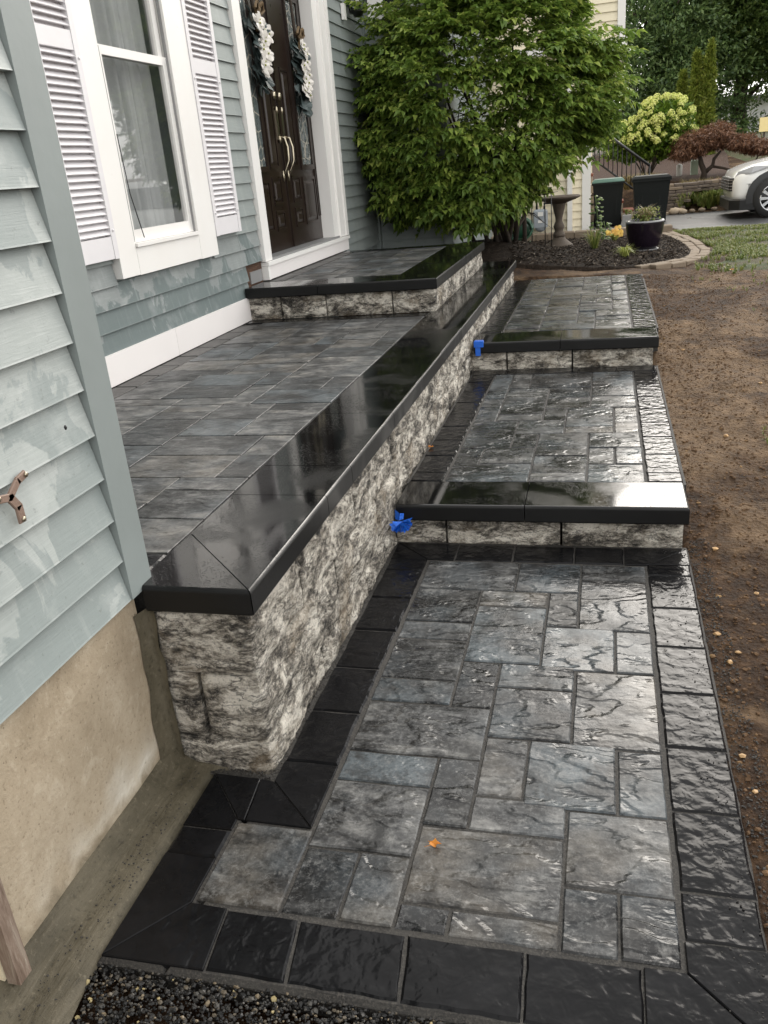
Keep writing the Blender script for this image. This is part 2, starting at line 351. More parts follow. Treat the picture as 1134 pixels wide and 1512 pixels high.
t = NT('gravel_stones'); r = t.n('ShaderNodeNewGeometry').outputs['Random Per Island']
c = t.ramp(r, [(0, (.008, .008, .008)), (.45, (.022, .021, .02)), (.70, (.05, .047, .042)), (.88, (.09, .075, .055)), (.95, (.17, .135, .09)), (.985, (.33, .27, .14)), (1, (.22, .10, .05))], 'CONSTANT')
M_GRAVEL = t.fin(c, .4, None, IOR=1.36)
t = NT('clods'); r = t.n('ShaderNodeNewGeometry').outputs['Random Per Island']
c = t.ramp(r, [(0, (.02, .012, .007)), (.5, (.055, .033, .018)), (.88, (.11, .07, .04)), (.97, (.22, .14, .07)), (1, (.42, .28, .13))])
c = t.mix(.6, c, (.12, .07, .037)); M_CLOD = t.fin(c, .8, None, Specular_IOR_Level=.15)

def leaf_mat(name, stops, trans=.3, rough=.45, spec=.35):
    t = NT(name); r = t.n('ShaderNodeNewGeometry').outputs['Random Per Island']
    v = t.coord('World', False); n = t.noise(v, 2.5, 3)
    c = t.ramp(t.math('ADD', t.math('MULTIPLY', r, .6), t.math('MULTIPLY', n, .4)), stops)
    t.fin(c, rough, None, Specular_IOR_Level=spec)
    tr = t.n('ShaderNodeBsdfTranslucent'); t.lk(c, tr.inputs[0]); mx = t.n('ShaderNodeMixShader'); mx.inputs[0].default_value = trans
    t.lk(t.b.outputs[0], mx.inputs[1]); t.lk(tr.outputs[0], mx.inputs[2]); t.lk(mx.outputs[0], t.out.inputs[0])
    return t.mat
M_LEAF = leaf_mat('bush_leaf', trans=.42, stops=[(.15, (.075, .13, .025)), (.42, (.16, .25, .045)), (.66, (.27, .37, .07)), (.9, (.46, .50, .13))])
M_LEAFT = leaf_mat('dark_tree_leaf', [(.15, (.028, .06, .018)), (.5, (.075, .125, .036)), (.85, (.15, .21, .065))])
M_LEAFT2 = leaf_mat('maple_tree_leaf', [(.15, (.045, .085, .02)), (.5, (.10, .16, .04)), (.85, (.19, .25, .065))])
M_ARB = leaf_mat('arborvitae_leaf', [(.15, (.08, .12, .018)), (.5, (.16, .21, .03)), (.9, (.28, .30, .06))])
M_HYDL = leaf_mat('hydrangea_leaf', [(.15, (.05, .10, .012)), (.5, (.11, .19, .022)), (.9, (.22, .32, .04))])
M_HYDF = leaf_mat('hydrangea_flower', [(.1, (.42, .52, .10)), (.5, (.66, .70, .22)), (.9, (.82, .80, .42))], .25, .7)
M_RED = leaf_mat('laceleaf_maple', [(.1, (.07, .035, .02)), (.5, (.17, .085, .05)), (.9, (.30, .17, .10))])
M_GRASS = leaf_mat('grass_blade', [(.1, (.06, .10, .018)), (.45, (.13, .18, .035)), (.7, (.24, .25, .07)), (1, (.40, .33, .15))])
M_STRAW = leaf_mat('straw_grass', [(.1, (.16, .14, .05)), (.5, (.26, .21, .09)), (.9, (.38, .30, .15))])
M_GOLD = leaf_mat('variegated_blade', [(.1, (.16, .2, .03)), (.5, (.32, .36, .08)), (.9, (.55, .55, .2))])
M_BARK = flat('bark', (.045, .033, .024), .9, .4, 18, .8, .01)
M_BARKL = flat('grey_bark', (.10, .085, .065), .9, .4, 18, .8, .01)
M_ORANGE = leaf_mat('orange_leaf', [(0, (.55, .20, .03)), (1, (.62, .26, .05))], .2)
M_BLUE = flat('blue_plastic', (.006, .12, .62), .35, .25, 30, .6, .01)

# ------------------------------------------------------------------ ground
KY = [(-8, -.03), (3.0, -.02), (3.7, .05), (5.5, .17), (6.3, .27), (8.4, .355), (12, .30), (14.0, .24), (15.6, .07), (20.0, .06), (20.6, .12), (22, .62), (30, 1.05), (60, 2.2), (160, 4)]
def smooth(a): return a*a*(3-2*a)
def gz(x, y):
    z = KY[-1][1]
    for (a, za), (b, zb) in zip(KY, KY[1:]):
        if y <= b:
            w = max(0, (y-a)/(b-a)); z = za+(zb-za)*w; break
    z += .30*math.exp(-((x+1.35)**2/.9+(y-10.1)**2/.9))
    if x < -.3 and y < 8.3: z = min(z, -.03)
    return z
def grid_patch(name, xs, ys, zf, mat, kind='structure', label=None, parent=None):
    nx, ny = len(xs), len(ys)
    v = [(x, y, zf(x, y)) for y in ys for x in xs]
    f = [(j*nx+i, j*nx+i+1, (j+1)*nx+i+1, (j+1)*nx+i) for j in range(ny-1) for i in range(nx-1)]
    b = MB(); b.v = v; b.f = f; b.m = [0]*len(f); b.sm = [True]*len(f)
    return b.build(name, mat, parent, origin=(0, 0, 0), kind=kind, label=label)
def lin(a, b, n): return [a+(b-a)*i/(n-1) for i in range(n)]
def soilz(x, y):
    n = mnoise.noise((x*7, y*7, 0))*.014 + mnoise.noise((x*19, y*19, 3))*.009 + mnoise.noise((x*2.1, y*2.1, 5))*.03
    return gz(x, y) + n*(1 if y > .8 else .5)
fx = [-200, -90, -40, -20, -10, -5, -2.6, -1.2] + lin(-.9, .30, 6) + lin(.34, 2.5, 74) + [2.8, 3.5, 5, 8, 14, 25, 50, 100, 200]
fy = [-60, -20, -8, -3, 0] + lin(.6, 9.6, 280) + lin(9.8, 24, 72) + [26, 30, 36, 45, 60, 90, 160, 300]
grid_patch('ground', fx, fy, lambda x, y: soilz(x, y) - (.05 if (-.86 < x < .33 and 1.0 < y < 8.7) or (-3 < x < -.8 and -2 < y < 8.6) else 0), M_SOIL)

# ------------------------------------------------------------------ pavers
def jitpoly(pts, step=.05, amp=.0016):
    out = []
    k = len(pts)
    for i in range(k):
        a, b = Vector(pts[i]), Vector(pts[(i+1) % k]); L = (b-a).length; n = max(1, int(L/step))
        nn = Vector((-(b-a).y, (b-a).x)).normalized()
        out.append(tuple(a + (b-a).normalized()*.002 if False else a))
        for j in range(1, n):
            out.append(tuple(a+(b-a)*(j/n) + nn*random.uniform(-amp, amp)))
    return out
def shrink(pts, g):
    P = [Vector(p) for p in pts]; k = len(P); o = []
    for i in range(k):
        e1 = (P[i]-P[i-1]).normalized(); e2 = (P[(i+1) % k]-P[i]).normalized()
        n1 = Vector((-e1.y, e1.x)); n2 = Vector((-e2.y, e2.x))
        o.append(P[i]+(n1+n2)*(g/max(.35, 1+n1.dot(n2))))
    return o
def paver(name, pts, z, mat, parent, gap=.004, th=.05, bev=.004, amp=.0014, dz=.0015, step=.05, label=None):
    if mat == M_PAVER_D: gap, bev, amp = .0025, .0014, .001
    b = MB(); q = jitpoly(shrink(pts, gap), step, amp)
    zz = z+random.uniform(-dz, dz)
    b.slab(q, z-th, zz, bev)
    c = sum((Vector(p) for p in pts), Vector((0, 0)))/len(pts)
    return b.build(name, mat, parent, origin=(c.x, c.y, z-th), label=label)
def rect(x0, x1, y0, y1): return [(x0, y0), (x1, y0), (x1, y1), (x0, y1)]
def fill(cells, nx, ny, rects, seed, sizes=((3, 2), (2, 3), (2, 2), (2, 1), (1, 2), (3, 2), (2, 2))):
    """rects in grid units; free cells are packed with the paver formats"""
    rnd = random.Random(seed); occ = set(); out = []
    for (a, b, c, d) in rects:
        out.append((a, b, c, d)); occ |= {(i, j) for i in range(a, b) for j in range(c, d)}
    for j in range(ny):
        for i in range(nx):
            if (i, j) in occ: continue
            ss = list(sizes); rnd.shuffle(ss)
            for w, h in ss + [(1, 2), (2, 1), (1, 1)]:
                if i+w <= nx and j+h <= ny and all((i+a, j+b) not in occ for a in range(w) for b in range(h)):
                    out.append((i, i+w, j, j+h)); occ |= {(i+a, j+b) for a in range(w) for b in range(h)}; break
    return out

# lower walkway -----------------------------------------------------
walk = empty('paved_walkway', (-.3, 2.1, 0), 'wet slate-grey paver walkway with black border running beside the porch wall', kind='structure')
b = MB(); b.slab([(-1.045, 1.06), (.365, 1.06), (.365, 3.24), (-.87, 3.24), (-.87, 1.70), (-1.045, 1.70)][:0] or rect(-.87, .342, 1.08, 3.24), -.06, -.0045, .01); b.slab(rect(-1.03, -.872, 1.08, 1.695), -.06, -.0045, .01)
b.build('joint_sand', M_SAND, walk)
FX = lambda x: x
field = [(-.68,-.31,2.80,3.042),(-.31,-.07,2.80,3.042),(-.07,.17,2.915,3.042),(-.68,-.43,2.553,2.80),(-.43,-.18,2.68,2.80),(-.18,-.07,2.553,2.80)[:4],(-.07,.17,2.54,2.915),
 (-.68,-.43,2.432,2.553),(-.43,-.18,2.31,2.68),(-.18,.052,2.29,2.553),(.052,.17,2.29,2.54),(-.68,-.43,2.19,2.432),(-.43,-.305,2.06,2.31),(-.305,-.07,2.175,2.31),(-.07,.17,1.918,2.29),
 (-.68,-.43,2.065,2.19),(-.305,-.07,1.93,2.175),(-.68,-.305,1.825,2.06),(-.305,-.182,1.69,1.93),(-.182,.05,1.67,1.93),(.05,.17,1.67,1.918),(-.68,-.42,1.70,1.825),(-.42,-.305,1.57,1.825),
 (-.305,-.07,1.57,1.69),(-.68,-.42,1.46,1.70),(-.07,.17,1.43,1.67),(-.68,-.545,1.258,1.46),(-.545,-.42,1.258,1.46),(-.42,-.07,1.33,1.57),(-.42,-.305,1.258,1.33),(-.305,-.07,1.258,1.33),(-.07,.05,1.258,1.43),(.05,.17,1.258,1.43),
 (-.885,-.68,1.258,1.512)]
for (x0, x1, y0, y1) in field: paver('paver', rect(x0, x1, y0, y1), 0, M_PAVER, walk, gap=.0035)
def bpv(pts, z=0, parent=walk, mat=None, **k):
    sq = len(pts) == 4 and all(abs(pts[i][0]-pts[i-1][0]) < .03 or abs(pts[i][1]-pts[i-1][1]) < .03 for i in range(4))
    if sq: return paver('border_paver', pts, z+.001, mat or M_BORDER, parent, gap=.0018, bev=.0065, amp=.002, step=.035, **k)
    return paver('border_paver', pts, z+.001, mat or M_BORDER, parent, gap=.0012, bev=.0022, amp=.0005, step=.06, dz=.0005, **k)
ys = [1.326, 1.457, 1.704, 1.948, 2.201, 2.459, 2.715, 2.966, 3.06]
for a, c in zip(ys, ys[1:]): bpv(rect(.176, .336, a, c))
bpv([(.176, 1.252), (.338, 1.088), (.336, 1.326), (.176, 1.326)])
bpv([(.094, 1.090), (.338, 1.088), (.176, 1.252), (.094, 1.252)])
xs = [(-.80, -.785), (-.628, -.605), (-.386, -.368), (-.138, -.132), (.094, .094)]
for (a, a2), (c, c2) in zip(xs, xs[1:]): bpv([(a2, 1.092), (c2, 1.092), (c, 1.250), (a, 1.250)])
bpv([(-1.024, 1.088), (-.785, 1.092), (-.80, 1.250), (-.888, 1.252)])
bpv([(-1.024, 1.088), (-.888, 1.252), (-.888, 1.385), (-1.024, 1.385)])
bpv(rect(-1.024, -.888, 1.385, 1.478)); bpv([(-1.024, 1.478), (-.888, 1.478), (-.888, 1.516), (-1.024, 1.676)])
bpv([(-1.024, 1.676), (-.888, 1.516), (-.868, 1.516), (-.885, 1.672)]); bpv([(-.885, 1.672), (-.868, 1.516), (-.688, 1.514), (-.846, 1.668)])
ys = [1.753, 1.99, 2.23, 2.472, 2.711, 2.945, 3.05]
bpv([(-.846, 1.668), (-.688, 1.514), (-.688, 1.753), (-.846, 1.753)])
for a, c in zip(ys, ys[1:]): bpv(rect(-.846, -.688, a, c))
bpv([(-.846, 3.05), (-.688, 3.05), (-.846, 3.205)]); bpv([(-.688, 3.05), (-.58, 3.05), (-.58, 3.205), (-.846, 3.205)])
for a, c in ((-.58, -.343), (-.343, -.10), (-.10, .093)): bpv(rect(a, c, 3.05, 3.205))
bpv([(.093, 3.05), (.176, 3.05), (.336, 3.205), (.093, 3.205)]); bpv([(.176, 3.06), (.336, 3.06), (.336, 3.205)])

# ------------------------------------------------------------------ wall blocks, capstones
def rockface(b, o, ux, uz, nrm, w, h, amp, seed, step=.015):
    nx, nz = max(2, int(w/step)), max(2, int(h/step)); n0 = len(b.v)
    for j in range(nz+1):
        for i in range(nx+1):
            u, v = i/nx, j/nz
            p = Vector(o)+Vector(ux)*(u*w)+Vector(uz)*(v*h)
            e = min(1, min(u, 1-u)*w/.018)*min(1, min(v, 1-v)*h/.016)
            f = mnoise.fractal(Vector((p.x*1.2, p.y*1.2, p.z*1.8))*7+Vector((seed, 0, 0)), .7, 2.1, 5)
            d = amp*(.55+.75*f+.35*mnoise.noise(p*45)+.3*mnoise.noise(p*90))*e
            b.v.append(tuple(p+Vector(nrm)*d))
    o_ = b.smooth; b.smooth = True
    for j in range(nz):
        for i in range(nx):
            a = n0+j*(nx+1)+i; b.face((a, a+1, a+nx+2, a+nx+1))
    b.smooth = o_
def wall_block(x0, x1, y0, y1, z0, z1, faces, parent, amp=.015):
    """split-face block: rough relief on the faces named, plain sides elsewhere"""
    g = .005; x0 += 0; b = MB(); s = random.uniform(0, 99)
    i = .006
    b.box(x0+i, x1-i, y0+i, y1-i, z0+.001, z1-.001)
    if 'x' in faces: rockface(b, (x1-i+.001, y0+g, z0+g), (0, 1, 0), (0, 0, 1), (1, 0, 0), y1-y0-2*g, z1-z0-2*g, amp, s)
    if 'y' in faces: rockface(b, (x0+g, y0+i-.001, z0+g), (1, 0, 0), (0, 0, 1), (0, -1, 0), x1-x0-2*g, z1-z0-2*g, amp, s)
    return b.build('wall_block', M_BLOCK, parent)
def cap(pts, z, parent, th=.072, edges=None, label=None):
    b = MB(); q = shrink(pts, .0018); r = .012; k = len(q)
    # rounded nose: three chamfers only make sense on outer edges, the shrink keeps joints tight
    P = q; edges = edges if edges is not None else []
    def lvl(d):       # outline with the outer edges pulled in by d
        o = []
        for i in range(k):
            e1 = (P[i]-P[i-1]).normalized(); e2 = (P[(i+1) % k]-P[i]).normalized()
            n1 = Vector((-e1.y, e1.x)); n2 = Vector((-e2.y, e2.x)); d1 = d if (i-1) % k in edges else .0; d2 = d if i in edges else .0
            D = e1.x*e2.y-e1.y*e2.x
            if abs(D) < 1e-4: o.append(P[i]+n1*max(d1, d2)); continue
            a = P[i]+n1*d1; c = P[i]+n2*d2; w = c-a; t_ = (w.x*e2.y-w.y*e2.x)/D; o.append(a+e1*t_)
        return o
    L = [(lvl(.004), z-th), (lvl(0), z-th+.006), (lvl(0), z-r)]
    for a in (18, 36, 54, 72, 90): L.append((lvl(r*(1-math.cos(R(a)))), z-r+r*math.sin(R(a))))
    n = len(b.v)
    for pl, zz in L: b.v += [(p.x, p.y, zz) for p in pl]
    for j in range(len(L)-1):
        for i in range(k): b.face((n+j*k+i, n+j*k+(i+1) % k, n+(j+1)*k+(i+1) % k, n+(j+1)*k+i))
    b.smooth = False
    b.face(tuple(range(n+(len(L)-1)*k, n+len(L)*k))); b.face(tuple(reversed(range(n, n+k))))
    c = sum(P, Vector((0, 0)))/k
    return b.build('capstone', M_CAP, parent, origin=(c.x, c.y, z-th), label=label)

# steps ------------------------------------------------------------
def border_run(parent, z, x0, x1, ys, mat=None):
    for a, c in zip(ys, ys[1:]):
        if mat: paver('border_paver', rect(x0, x1, a, c), z+.001, mat, parent, gap=.0065, bev=.004, amp=.001)
        else: bpv(rect(x0, x1, a, c), z, parent)
Z1, Z2, ZP, Z3 = .1875, .375, .5625, .793
st1 = empty('stone_step', (-.25, 3.2, 0), 'first and larger paved stone step, its landing filled with wet grey pavers, nearest the camera', 'step', 'paved steps beside the porch wall')
xs = [-.862, -.637, -.156, .325]
for a, c in zip(xs, xs[1:]): wall_block(a, c, 3.222, 3.42, -.02, Z1-.072, 'y', st1, .012)
cap([(-.842, 3.178), (-.30, 3.178), (-.30, 3.462), (-.842, 3.462)], Z1, st1, edges=[0]); cap([(-.30, 3.178), (.338, 3.178), (.338, 3.462), (-.30, 3.462)], Z1, st1, edges=[0, 1])
b = MB(); b.box(-.85, .345, 3.45, 5.61, -.02, Z1-.006); b.build('joint_sand', M_SAND, st1)
l1 = [(0,3,0,2),(0,1,2,4),(1,3,2,4),(0,2,4,8),(2,3,4,6),(2,4,6,8),(0,1,8,12),(0,1,12,17),(1,2,14,17),(2,5,14,17),(1,3,12,14),(1,3,9,12),(1,3,8,9),(3,5,10,12),(3,4,8,10),(5,7,12,17),(5,7,10,12),(4,6,7,10),(6,7,6,10),(4,6,6,7),(5,7,4,6),(3,5,3,6),(3,5,1,3),(3,5,0,1),(5,6,2,4),(6,7,2,4),(5,7,0,2)]
for (a, c, d, e) in fill(None, 7, 17, l1, 3): paver('paver', rect(-.682+a*.124, -.682+c*.124, 3.466+d*.116, 3.466+e*.116), Z1, M_PAVER, st1, dz=.003)
border_run(st1, Z1, .19, .336, [3.466, 3.576, 3.825, 4.087, 4.329, 4.579, 4.825, 5.107, 5.387, 5.44])
border_run(st1, Z1, -.842, -.688, [3.466, 3.58, 3.82, 4.06, 4.30, 4.54, 4.78, 5.02, 5.26, 5.44])
for a, c in ((-.842, -.62), (-.62, -.38), (-.38, -.15), (-.15, .09), (.09, .336)): bpv(rect(a, c, 5.445, 5.60), Z1, st1)

st2 = empty('stone_step', (-.25, 5.6, Z1), 'second and farther paved stone step, silvery wet pavers ending at the dark soil bed', 'step', 'paved steps beside the porch wall')
xs = [-.862, -.625, -.194, .32]
for a, c in zip(xs, xs[1:]): wall_block(a, c, 5.625, 5.85, Z1-.03, Z2-.072, 'y', st2, .012)
cap([(-.842, 5.585), (-.27, 5.585), (-.27, 5.915), (-.842, 5.915)], Z2, st2, edges=[0]); cap([(-.27, 5.585), (.348, 5.585), (.348, 5.915), (-.27, 5.915)], Z2, st2, edges=[0, 1])
b = MB(); b.box(-.85, .36, 5.9, 8.62, 0, Z2-.006); b.build('joint_sand', M_SAND, st2)
for (a, c, d, e) in fill(None, 7, 22, [(0, 2, 0, 1), (2, 5, 0, 2)], 11): paver('paver', rect(-.682+a*.125, -.682+c*.125, 5.92+d*.121, 5.92+e*.121), Z2, M_PAVER, st2, dz=.004)
border_run(st2, Z2, .198, .352, [5.92+.2425*i for i in range(12)]); border_run(st2, Z2, -.842, -.688, [5.92+.2425*i for i in range(12)])

# raised porch -----------------------------------------------------
porch = empty('raised_porch', (-1.7, 4, 0), 'raised front porch with split-face stone wall, glossy black caps and slate-grey pavers', 'porch')
XW = -.864
# front end of the wall (two faces) and the long side
wall_block(-1.142, XW, 1.712, 2.10, .298, ZP-.072, 'xy', porch)
wall_block(-1.142, -1.04, 1.712, 1.9, .09, .296, 'y', porch); wall_block(-1.038, XW, 1.712, 2.42, .09, .296, 'xy', porch)
wall_block(-1.142, XW, 1.712, 2.2, -.05, .088, 'xy', porch)
def course(y, ys, z0, z1):
    for a, c in zip(ys, ys[1:]): wall_block(XW-.2, XW, a, c, z0, z1, 'x', porch)
course(0, [2.102, 2.70, 3.28, 3.86, 4.32, 4.90, 5.50, 6.05, 6.62, 7.2, 7.8, 8.57], .298, ZP-.072)
course(0, [2.422, 2.98, 3.52, 4.10, 4.70, 5.28, 5.85, 6.45, 7.02, 7.6, 8.1, 8.57], .09, .296)
course(0, [2.202, 2.75, 3.3, 3.9, 4.5, 5.1, 5.7], -.05, .088)
XC, XI = -.838, -1.165
cap([(-1.142, 1.696), (XC, 1.696), (XI, 2.035), (-1.168, 1.80)], ZP, porch, edges=[0])
cap([(XC, 1.696), (XC, 2.344), (XI, 2.344), (XI, 2.035)], ZP, porch, edges=[0])
yy = [2.344, 2.627, 3.281, 3.92, 4.58, 5.277, 5.90, 6.589, 7.23, 7.90, 8.66]
for a, c in zip(yy, yy[1:]): cap(rect(XI, XC, a, c), ZP, porch, edges=[1] + ([2] if c > 8.6 else []))
b = MB(); b.box(-2.53, XI-.001, 1.74, 5.80, .3, ZP-.0065); b.build('joint_sand', M_SAND, porch)
n_y = 31
for (a, c, d, e) in fill(None, 9, n_y, [(6, 9, 0, 2), (7, 9, 2, 4), (4, 7, 3, 5), (5, 8, 5, 7)], 5, ((3, 2), (3, 2), (2, 2), (3, 1), (2, 1), (3, 2), (2, 2), (2, 3))):
    paver('paver', rect(-2.345+a*.1305, -2.345+c*.1305, 1.90+d*.1205, 1.90+e*.1205), ZP, M_PAVER_D, porch, dz=.0015)
border_run(porch, ZP, -2.485, -2.349, [1.90+.2435*i for i in range(16)], M_BORDER_L)
for i in range(5): bpv(rect(-2.485+i*.263, -2.485+(i+1)*.263, 5.64, 5.77), ZP, porch)
b = MB(); b.box(-1.17, -1.152, 1.775, 1.895, ZP-.05, ZP-.001); bpv(rect(-1.33, -1.168, 1.775, 1.896), ZP, porch)

# entry landing ----------------------------------------------------
land = empty('entry_landing', (-1.8, 6.9, ZP), 'upper entry landing in front of the double door, edged with matte black caps', 'landing')
XL = -1.118
xs = [-2.50, -2.249, -1.908, -1.423, XL]
for a, c in zip(xs, xs[1:]): wall_block(a, c, 5.782, 6.0, ZP+.001, Z3-.072, 'y' if c < XL else 'xy', land, .013)
ys = [6.002, 6.45, 6.9, 7.4, 7.85, 8.22]
for a, c in zip(ys, ys[1:]): wall_block(XL-.2, XL, a, c, ZP+.001, Z3-.072, 'x', land, .013)
cap([(-2.50, 5.748), (-1.95, 5.748), (-1.95, 6.07), (-2.50, 6.07)], Z3, land, edges=[0]); cap([(-1.95, 5.748), (-1.095, 5.748), (-1.42, 6.07), (-1.95, 6.07)], Z3, land, edges=[0])
yy = [6.5, 7.1, 7.7, 8.26]; cap([(-1.095, 5.748), (-1.095, 6.5), (-1.42, 6.5), (-1.42, 6.07)], Z3, land, edges=[0])
for a, c in zip(yy, yy[1:]): cap(rect(-1.42, -1.095, a, c), Z3, land, edges=[1]+([2] if c > 8.2 else []))
b = MB(); b.box(-2.53, -1.425, 6.06, 8.24, ZP, Z3-.0065); b.build('joint_sand', M_SAND, land)
for (a, c, d, e) in fill(None, 7, 16, [], 21, ((3, 2), (2, 2), (2, 1), (3, 1), (2, 2))): paver('paver', rect(-2.315+a*.1275, -2.315+c*.1275, 6.075+d*.122, 6.075+e*.122), Z3, M_PAVER_D, land)
border_run(land, Z3, -2.44, -2.319, [6.075+.244*i for i in range(9)], M_BORDER_L)
for i in range(4): bpv(rect(-2.44+i*.255, -2.44+(i+1)*.255, 8.035, 8.235), Z3, land)

# mortar strip and gravel ------------------------------------------
b = MB(); n0 = 0
yl = lin(.3, 1.74, 25)
for j, y in enumerate(yl):
    k = max(0, (y-1.5)/.24); w = mnoise.noise((y*6, 0, 0))*.01; wl = -1.027 if y > 1.07 else -1.03+(1.07-y)*.14+w
    if y > 1.69: wl = -.93
    prof = [(-1.18, .055+.02*k+w), (-1.158, .05+w*.6), (-1.14, .018+.012*k), (-1.09, .006+.004*w), (wl-.02, .002), (wl, -.02)]
    for x, z in prof: b.v.append((x, y, z))
for j in range(len(yl)-1):
    for i in range(5): b.smooth = True; b.face((j*6+i, j*6+i+1, (j+1)*6+i+1, (j+1)*6+i))
b.build('mortar_strip', M_MORTAR, None, kind='structure', label='wet mortar strip along the foot of the tan foundation')
b = MB()          # smear of mortar running up the joint between foundation and stone wall
zs = lin(0, .492, 14)
for j, z in enumerate(zs):
    w = .045+.02*mnoise.noise((z*9, 2, 0))+.035*(1-z/.49)
    b.v += [(-1.1625, 1.72-w, z), (-1.158, 1.722-w*.8, z), (-1.150, 1.712, z), (-1.125+.012*mnoise.noise((z*14, 7, 0)), 1.7035, z)]
for j in range(13):
    for i in range(3): b.smooth = True; b.face((j*4+i, j*4+i+1, (j+1)*4+i+1, (j+1)*4+i))
b.build('mortar_joint', M_MORTAR, None, label='dark wet mortar filling the corner between tan foundation and stone wall', cat='mortar')
ICO = None
def pebble_mesh(b, c, r):
    n = len(b.v); R3 = Matrix.Rotation(random.uniform(0, 6.28), 3, 'Z') @ Matrix.Rotation(random.uniform(0, 6.28), 3, 'X')
    sc = Vector((r*random.uniform(.7, 1.3), r*random.uniform(.6, 1.1), r*random.uniform(.5, .8)))
    base = [(0,0,1),(.9,0,.3),(.28,.86,.3),(-.73,.53,.3),(-.73,-.53,.3),(.28,-.86,.3),(.6,.5,-.6),(-.4,.6,-.6),(-.6,-.4,-.6),(.4,-.6,-.6)]
    for p in base:
        q = R3 @ (Vector(p)*random.uniform(.85, 1.12)); b.v.append((c[0]+q.x*sc.x, c[1]+q.y*sc.y, c[2]+q.z*sc.z))
    for f in ((0,1,2),(0,2,3),(0,3,4),(0,4,5),(0,5,1),(1,6,2),(2,6,7),(2,7,3),(3,7,8),(3,8,4),(4,8,9),(4,9,5),(5,9,1),(1,9,6),(6,9,8),(6,8,7)): b.face(tuple(n+i for i in f))
b = MB(); b.smooth = False
for i in range(24000):
    y = random.uniform(.55, 1.10); x = random.uniform(-1.03, .52)
    if y > 1.085 and x > -1.0 and x < .34: continue
    if x < -1.03+(1.07-y)*.14+.012*math.sin(y*40): continue
    if x > -.25 and random.random() < .35: continue
    pebble_mesh(b, (x, y, -.022+random.uniform(0, .008)), random.choice((.002, .003, .003, .004, .004, .005, .007)))
b.build('gravel', M_GRAVEL, None, kind='stuff', label='dark wet gravel with a few tan chips in front of the black border')
# sandy haunch along the border and soil clods
b = MB()
for i in range(12000):
    y = random.uniform(1.1, 8.6)**1.0; x = .345+abs(random.gauss(0, .5))*(1 if random.random() < .7 else 2.2)
    if x > 2.4: continue
    pebble_mesh(b, (x, y, soilz(x, y)+.001), random.choice((.002, .003, .003, .004, .005, .009)))
b.build('soil_clods', M_CLOD, None, kind='stuff', label='small clods and chips strewn over the bare brown soil')
b = MB()
for i in range(2600):
    s = random.random()
    if s < .5: x, y = random.uniform(.342, .42), random.uniform(1.05, 3.3)
    elif s < .8: x, y = random.gauss(-.855, .006), random.uniform(1.70, 3.2)
    else: x, y = random.uniform(-1.12, -.85), random.gauss(1.688, .008)
    pebble_mesh(b, (x, y, -.004 if x < .3 else soilz(x, y)+.003), random.choice((.002, .003, .004)))
for i in range(900):
    if i % 2: x, y, z = random.uniform(-1.14, -1.04), random.uniform(.6, 1.68), .010
    else: x, y, z = .336-abs(random.gauss(0, .05)), random.uniform(1.1, 3.2), .002
    pebble_mesh(b, (x, y, z), random.choice((.001, .0015, .002, .003)))
b.build('joint_grit', M_SAND, None, kind='stuff', label='grey stone grit along the edges of the walkway')
PEB = [(.379, 2.58, .016, 'rounded tan pebble touching the edge of the right border, the farther of the near pair'), (.40, 2.42, .012, 'small tan pebble close to the right border, just nearer the camera than the touching one'),
 (.43, 2.47, .010, 'tiny tan pebble between two larger ones beside the right border'), (.60, 2.50, .022, 'largest pale pebble out on the dark soil near the right edge of the photo'),
 (.372, 1.95, .012, 'tan pebble beside the middle of the right border, alone on grey grit'), (.385, 1.82, .009, 'small pebble just below the middle of the right border'),
 (.44, 1.60, .009, 'right one of three tiny pebbles near the lower right corner'), (.395, 1.62, .010, 'left one of three tiny pebbles near the lower right corner'), (.46, 1.58, .008, 'lowest of three tiny pebbles near the lower right corner'),
 (.37, 1.48, .008, 'tiny pebble against the lowest right border block'), (.55, 2.9, .010, 'small pebble on the soil level with the top row of pavers'), (.44, 3.2, .012, 'tan pebble beside the end of the nearest step riser'),
 (.8, 3.6, .012, 'tan pebble on open soil to the right of the near step cap'), (.62, 4.4, .012, 'tan pebble on soil beside the middle of the first landing'), (.9, 5.2, .013, 'tan pebble farther out on the pale dry soil'),
 (.52, 5.9, .012, 'tan pebble on soil beside the farther step cap'), (1.2, 6.2, .014, 'farthest tan pebble on the open brown soil')]
for (x, y, r, lab) in PEB:
    b = MB(); pebble_mesh(b, (x, y, soilz(x, y)+r*.3), r); b.build('pebble', M_PEBBLE, None, label=lab, cat='pebble', group='tan pebbles on the soil')

# ------------------------------------------------------------------ the sage-green house
house = empty('house', (-2.2, 4, 0), 'sage green clapboard house with white-trimmed window and dark double door', 'house')
b = MB()
